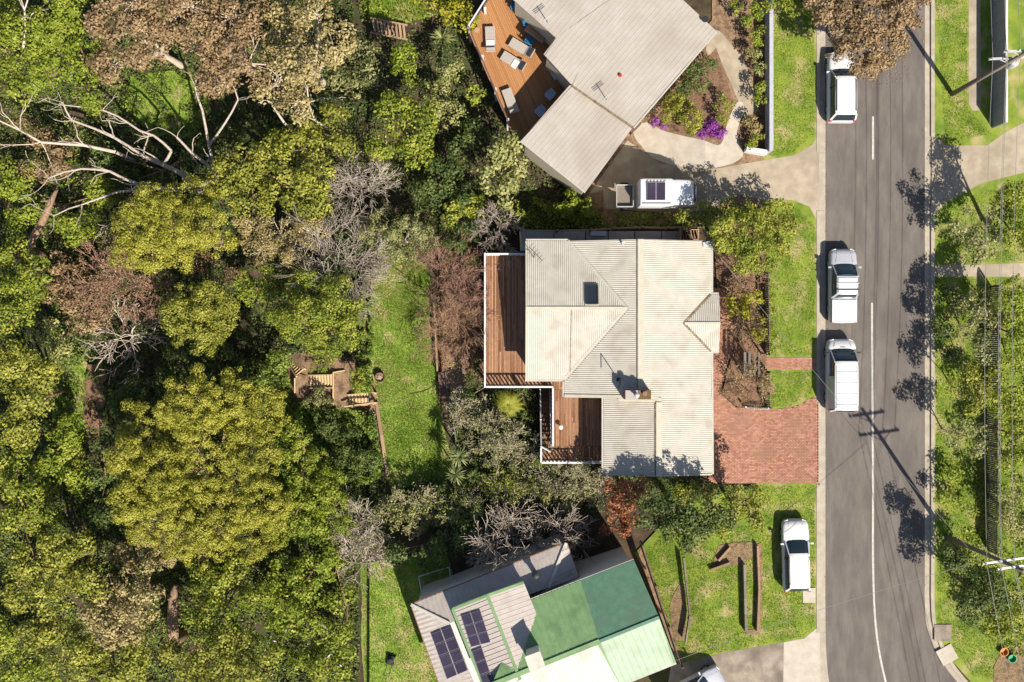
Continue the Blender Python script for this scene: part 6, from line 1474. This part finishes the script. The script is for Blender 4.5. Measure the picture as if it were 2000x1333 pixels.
tree('shrub', 'dark shrub at the bottom edge left of the southern lawn', [(600, 1290, 40), (640, 1310, 32), (560, 1250, 38), (630, 1250, 30)], 4, 'leaf_green', **K, cat='shrub', extra=('flower_white', .006, 1.2))
bare('bare_tree', 'pale leafless shrub above the bright southern lawn', (720, 1080), 38, 3.5, 'bark_pale', 8, 3, minr=.018, cap=2200)
bare('bare_tree', 'purple-grey leafless tree over the upper edge of the white roof', (1000, 1040), 60, 4.8, 'bark_grey', 10, 3, minr=.016, cap=4200, leaf='leaf_brown', leafn=900, LW=(.12, .06))
bare('bare_tree', 'smaller purple-grey leafless tree between the white roof and red shrub', (1080, 1032), 46, 4.4, 'bark_grey', 9, 3, minr=.016, cap=3200, leaf='leaf_brown', leafn=600, LW=(.12, .06))
tree('shrub', 'dark green shrub in the shade left of the white roof', [(860, 1070, 34), (830, 1090, 30), (900, 1050, 30), (780, 1075, 26)], 3.2, 'leaf_deep', **K, cat='shrub')
tree('front_tree', 'dark green tree below the brick drive', [(1310, 1005, 44), (1360, 1000, 46), (1335, 1040, 40), (1400, 1015, 36), (1280, 1010, 30)], 6.6, 'leaf_deep', L=.22, Wd=.14, rc=.5, cov=1.1)
tree('shrub', 'olive shrub between the dark tree and the white station wagon', [(1440, 985, 36), (1470, 1010, 30), (1430, 1030, 28), (1480, 965, 24)], 4.0, 'leaf_olive', L=.19, Wd=.12, rc=.42, cov=1.0, cat='shrub')
# the great bare tree of the upper left: limbs placed as they reach
def great_bare():
    base = G(392, 372); root = thing('bare_tree', 'great spreading leafless tree in the upper left bushland', 'bare tree', base); S = []
    top = 7.2
    def limb(pts, r0, r1, z0, z1, twig=2):
        n = len(pts); P = []
        for i, (x, y) in enumerate(pts): z = z0 + (z1 - z0) * i / (n - 1); P.append(W(x, y, base.z + z))
        for i in range(n - 1):
            a, b = P[i], P[i + 1]; ra = r0 + (r1 - r0) * i / (n - 1); rb = r0 + (r1 - r0) * (i + 1) / (n - 1); m = a.lerp(b, .5) + Vector(RNG.normal(size=3)) * .06
            S.append((tuple(a), tuple(m), ra, (ra + rb) / 2)); S.append((tuple(m), tuple(b), (ra + rb) / 2, rb))
            if i:
                for _ in range(twig):
                    d = (b - a).normalized() + Vector(RNG.normal(size=3)) * .6; d.normalize(); grow(S, b, d, RNG.uniform(.8, 1.8), max(.02, rb * .5), 1, .1, .4, (1, 2), .6, 3, .018, .8)
    S.append((tuple(base - Vector((0, 0, .2))), tuple(W(389, 364, base.z + 2.6)), .34, .26))
    limb([(389, 364), (355, 340), (318, 322), (280, 305), (225, 270), (140, 235), (122, 200)], .20, .05, 2.6, 6.5)
    limb([(389, 364), (345, 372), (300, 367), (270, 360), (215, 335), (160, 330), (95, 348)], .19, .05, 2.6, 6.0)
    limb([(300, 367), (230, 375), (160, 400), (105, 422)], .10, .04, 3.6, 5.5)
    limb([(318, 322), (335, 295), (300, 265), (250, 240), (200, 215), (120, 205)], .12, .04, 4.0, 7.0)
    limb([(389, 364), (425, 355), (420, 335), (375, 300), (345, 268)], .17, .08, 2.4, 5.0)
    limb([(420, 335), (408, 285), (395, 215), (380, 165), (396, 128)], .13, .04, 3.4, 7.0)
    limb([(408, 285), (440, 240), (465, 195), (452, 160)], .10, .04, 4.2, 7.0)
    limb([(300, 367), (265, 395), (230, 425)], .07, .03, 3.8, 4.6); limb([(330, 370), (290, 410), (275, 430)], .06, .03, 3.4, 4.4); limb([(310, 368), (320, 400), (318, 425)], .06, .03, 3.4, 4.4)
    seg_mesh('branches', S, 'bark_grey', root, 6)
great_bare()
def forked_limb(label, pts, z, r0, r1, bark='bark_pale', name='bare_tree', cat='bare tree'):
    P = [W(x, y, z + i * .35) for i, (x, y) in enumerate(pts)]; g = Vector((P[0].x, P[0].y, T(P[0].x))); root = thing(name, label, cat, g); S = [(tuple(g), tuple(P[0]), r0 * 1.3, r0)]
    for i in range(len(P) - 1):
        t0, t1 = i / (len(P) - 1), (i + 1) / (len(P) - 1); S.append((tuple(P[i]), tuple(P[i + 1]), r0 + (r1 - r0) * t0, r0 + (r1 - r0) * t1))
        for _ in range(2):
            d = (P[i + 1] - P[i]).normalized() + Vector(RNG.normal(size=3)) * .7; grow(S, P[i + 1], d.normalized(), RNG.uniform(.8, 1.8), .045, 2, .1, .4, (1, 2), .65, 3, .018, .8)
    seg_mesh('branches', S, bark, root, 6)
forked_limb('long pale leafless tree reaching in from the left edge', [(225, 297), (165, 284), (80, 278), (40, 255), (-10, 232)], -3.5, .13, .05)
forked_limb('bare pale stem beside the rust-brown crowns at the top', [(555, 240), (535, 210), (525, 175), (530, 140)], 1.0, .09, .04)
forked_limb('bare pale stem in front of the olive-brown crown', [(650, 258), (615, 235), (602, 200), (600, 170)], 0.5, .08, .04)
forked_limb('leafless pale tree in the very top left corner', [(45, 95), (50, 60), (48, 20), (60, -20)], 0, .10, .04)
def log(label, a, b, r, z, bark='bark_brown', tilt=1.2):
    pa, pb = W(*a, z), W(*b, z + tilt); root = thing('dead_tree', label, 'dead tree', (pa.x, pa.y, T(pa.x))); mb = MB()
    P = [pa.lerp(pb, t) + Vector(RNG.normal(size=3)) * .05 for t in np.linspace(0, 1, 6)]; mb.tube([Vector((pa.x, pa.y, T(pa.x) - .2))] + P, [r * 1.15] + [r * k for k in (1, .96, .9, .85, .7, .3)], 10); mb.build('trunk', bark, root, True)
    for k in range(3):
        c = P[2 + k]; d = Vector(RNG.normal(size=3)); d.z = abs(d.z); d.normalize(); mb = MB(); mb.tube([c, c + d * .7], [r * .3, r * .12], 6); mb.build('stub', bark, root)
log('broken brown trunk leaning in the left bushland', (52, 490), (114, 368), .30, -4.6, tilt=.8)
log('thick brown leaning trunk below the lower left lot corner', (336, 1256), (341, 1140), .45, -4.6, tilt=1.2)
log('thin red-brown fallen trunk in the lot bottom left corner', (215, 1090), (262, 1062), .14, -3.5, 'bark_rust', .3)
# --- street side
tree('street_tree', 'big brown-leaved street tree overhanging the road at the top', [(1640, 40, 55), (1700, 30, 62, .4), (1755, 40, 52), (1670, 90, 52), (1725, 95, 50), (1690, 130, 28, -.4), (1610, 10, 40), (1780, 0, 40), (1700, -30, 50)], 6.0, 'leaf_brown', L=.2, Wd=.13, rc=.45, cov=1.05, bark='bark_brown', twigs=3)
tree('shrub', 'green shrub on the verge corner below the northern drive', [(1480, 430, 32), (1520, 425, 36), (1545, 440, 22), (1510, 460, 28), (1530, 480, 18)], 2.8, 'leaf_olive', L=.19, Wd=.12, rc=.4, cov=1.0, cat='shrub')
tree('shrub', 'leafy shrub along the boundary behind the white camper', [(1380, 415, 22), (1420, 405, 22), (1340, 420, 18), (1455, 415, 22)], 2.6, 'leaf_green', L=.17, Wd=.11, rc=.34, cov=1.0, cat='shrub', extra=('leaf_red', .02, 1.0))
tree('shrub', 'olive-gold rounded shrub in the northern front bed', [(1330, 205, 34), (1350, 235, 26), (1308, 225, 22)], 1.4, 'leaf_olive', L=.15, Wd=.08, rc=.34, cov=1.0, cat='shrub')
tree('shrub', 'dark green clipped shrub in the upper northern front bed', [(1360, 150, 28), (1340, 175, 22), (1380, 125, 18)], 1.4, 'leaf_deep', L=.15, Wd=.1, rc=.34, cov=1.0, cat='shrub')
tree('shrub', 'rounded green shrub near the purple flowers', [(1415, 200, 20), (1408, 225, 15)], 1.3, 'leaf_green', L=.14, Wd=.09, rc=.28, cov=1.0, cat='shrub')
tree('shrub', 'patch of purple flowers beside the rounded green shrub', [(1388, 250, 20), (1405, 262, 14), (1370, 262, 12), (1400, 238, 12)], .5, 'leaf_purple', L=.12, Wd=.09, rc=.2, cov=1.1, cat='flowers', trunk_r=.02)
tree('shrub', 'patch of purple flowers at the grey roof edge', [(1280, 238, 12), (1295, 246, 9)], .5, 'leaf_purple', L=.12, Wd=.09, rc=.2, cov=1.1, cat='flowers', trunk_r=.02)
tree('shrub', 'small tan shrub in the round bed by the white return wall', [(1468, 240, 14), (1475, 255, 12)], 1.0, 'leaf_tan', L=.13, Wd=.08, rc=.25, cov=1.0, cat='shrub')
tree('shrub', 'small green shrub by the white return wall', [(1470, 278, 15), (1482, 268, 12)], 1.0, 'leaf_green', L=.13, Wd=.08, rc=.25, cov=1.0, cat='shrub')
tree('shrub', 'upper green shrub against the blue-grey garden wall', [(1478, 70, 18), (1462, 40, 16), (1480, 20, 18), (1440, 15, 18)], 1.6, 'leaf_lime', L=.16, Wd=.1, rc=.3, cov=1.0, cat='shrub')
tree('shrub', 'middle sage shrub against the blue-grey garden wall', [(1472, 112, 16), (1482, 138, 14)], 1.5, 'leaf_sage', L=.16, Wd=.1, rc=.3, cov=1.0, cat='shrub')
tree('shrub', 'lower green shrub against the blue-grey garden wall', [(1484, 170, 13), (1486, 195, 12)], 1.4, 'leaf_green', L=.16, Wd=.1, rc=.3, cov=1.0, cat='shrub')
KS = dict(L=.2, Wd=.11, rc=.5)
tree('gum_tree', 'grey-green gum tree over the eastern verge below the concrete drive', [(1890, 440, 40), (1925, 470, 38), (1900, 490, 30), (1950, 420, 34)], 3.7, 'leaf_grey', **KS, cov=.9, gaps=.2, bark='bark_pale', trunk_r=.05)
tree('gum_tree', 'olive gum tree in the right edge garden beside the driveway', [(1975, 400, 36), (1985, 460, 38), (1995, 380, 28)], 5, 'leaf_green', **KS, cov=1.0)
tree('gum_tree', 'grey-green gum tree just below the eastern footpath', [(1905, 600, 38), (1940, 620, 36), (1900, 650, 36), (1925, 680, 30)], 3.7, 'leaf_grey', **KS, cov=.9, gaps=.2, bark='bark_pale', trunk_r=.05)
tree('shrub', 'dark shrub in the shade below the eastern footpath', [(1855, 580, 26), (1850, 640, 26), (1870, 690, 28)], 2.2, 'leaf_deep', **KS, cov=1.0, cat='shrub')
tree('gum_tree', 'lime-green tree behind the fence at the right edge', [(1975, 600, 34), (1990, 660, 34), (1970, 700, 28), (1985, 560, 26)], 4.5, 'leaf_lime', **KS, cov=1.0)
tree('gum_tree', 'yellow-green young gum beside the eastern kerb', [(1880, 750, 32), (1910, 780, 32), (1930, 745, 26)], 3.7, 'leaf_olive', **KS, cov=.9, gaps=.2, trunk_r=.05)
tree('gum_tree', 'grey-green gum tree opposite the brick drive', [(1880, 835, 34), (1905, 860, 28), (1860, 850, 24)], 3.7, 'leaf_grey', **KS, cov=.9, gaps=.15, bark='bark_pale', trunk_r=.05)
tree('shrub', 'leafy green shrub at the right edge opposite the brick drive', [(1975, 790, 32), (1985, 850, 34), (1965, 900, 28)], 3.5, 'leaf_green', **KS, cov=1.0, cat='shrub')
tree('shrub', 'lime hedge-like shrub on the verge above the lower power pole', [(1860, 930, 26), (1855, 970, 24), (1880, 990, 22)], 1.4, 'leaf_lime', **KS, cov=1.0, cat='shrub')
tree('shrub', 'sage shrub at the right edge above the lower power pole', [(1970, 970, 30), (1985, 1020, 30)], 3.2, 'leaf_sage', **KS, cov=1.0, cat='shrub')
tree('front_tree', 'dark tree under the wires below the lower power pole', [(1890, 1130, 40), (1930, 1150, 38), (1900, 1180, 36), (1950, 1190, 30), (1870, 1090, 28)], 4.2, 'leaf_deep', **KS, cov=1.1)
tree('shrub', 'olive shrub under the wires near the round tubs', [(1930, 1225, 26), (1960, 1240, 24), (1985, 1200, 28)], 2.6, 'leaf_green', **KS, cov=1.0, cat='shrub')
tree('front_tree', 'green tree just above the top edge beside the street verge', [(1560, -5, 36), (1520, -10, 32)], 4, 'leaf_green', **KS, cov=1.0)
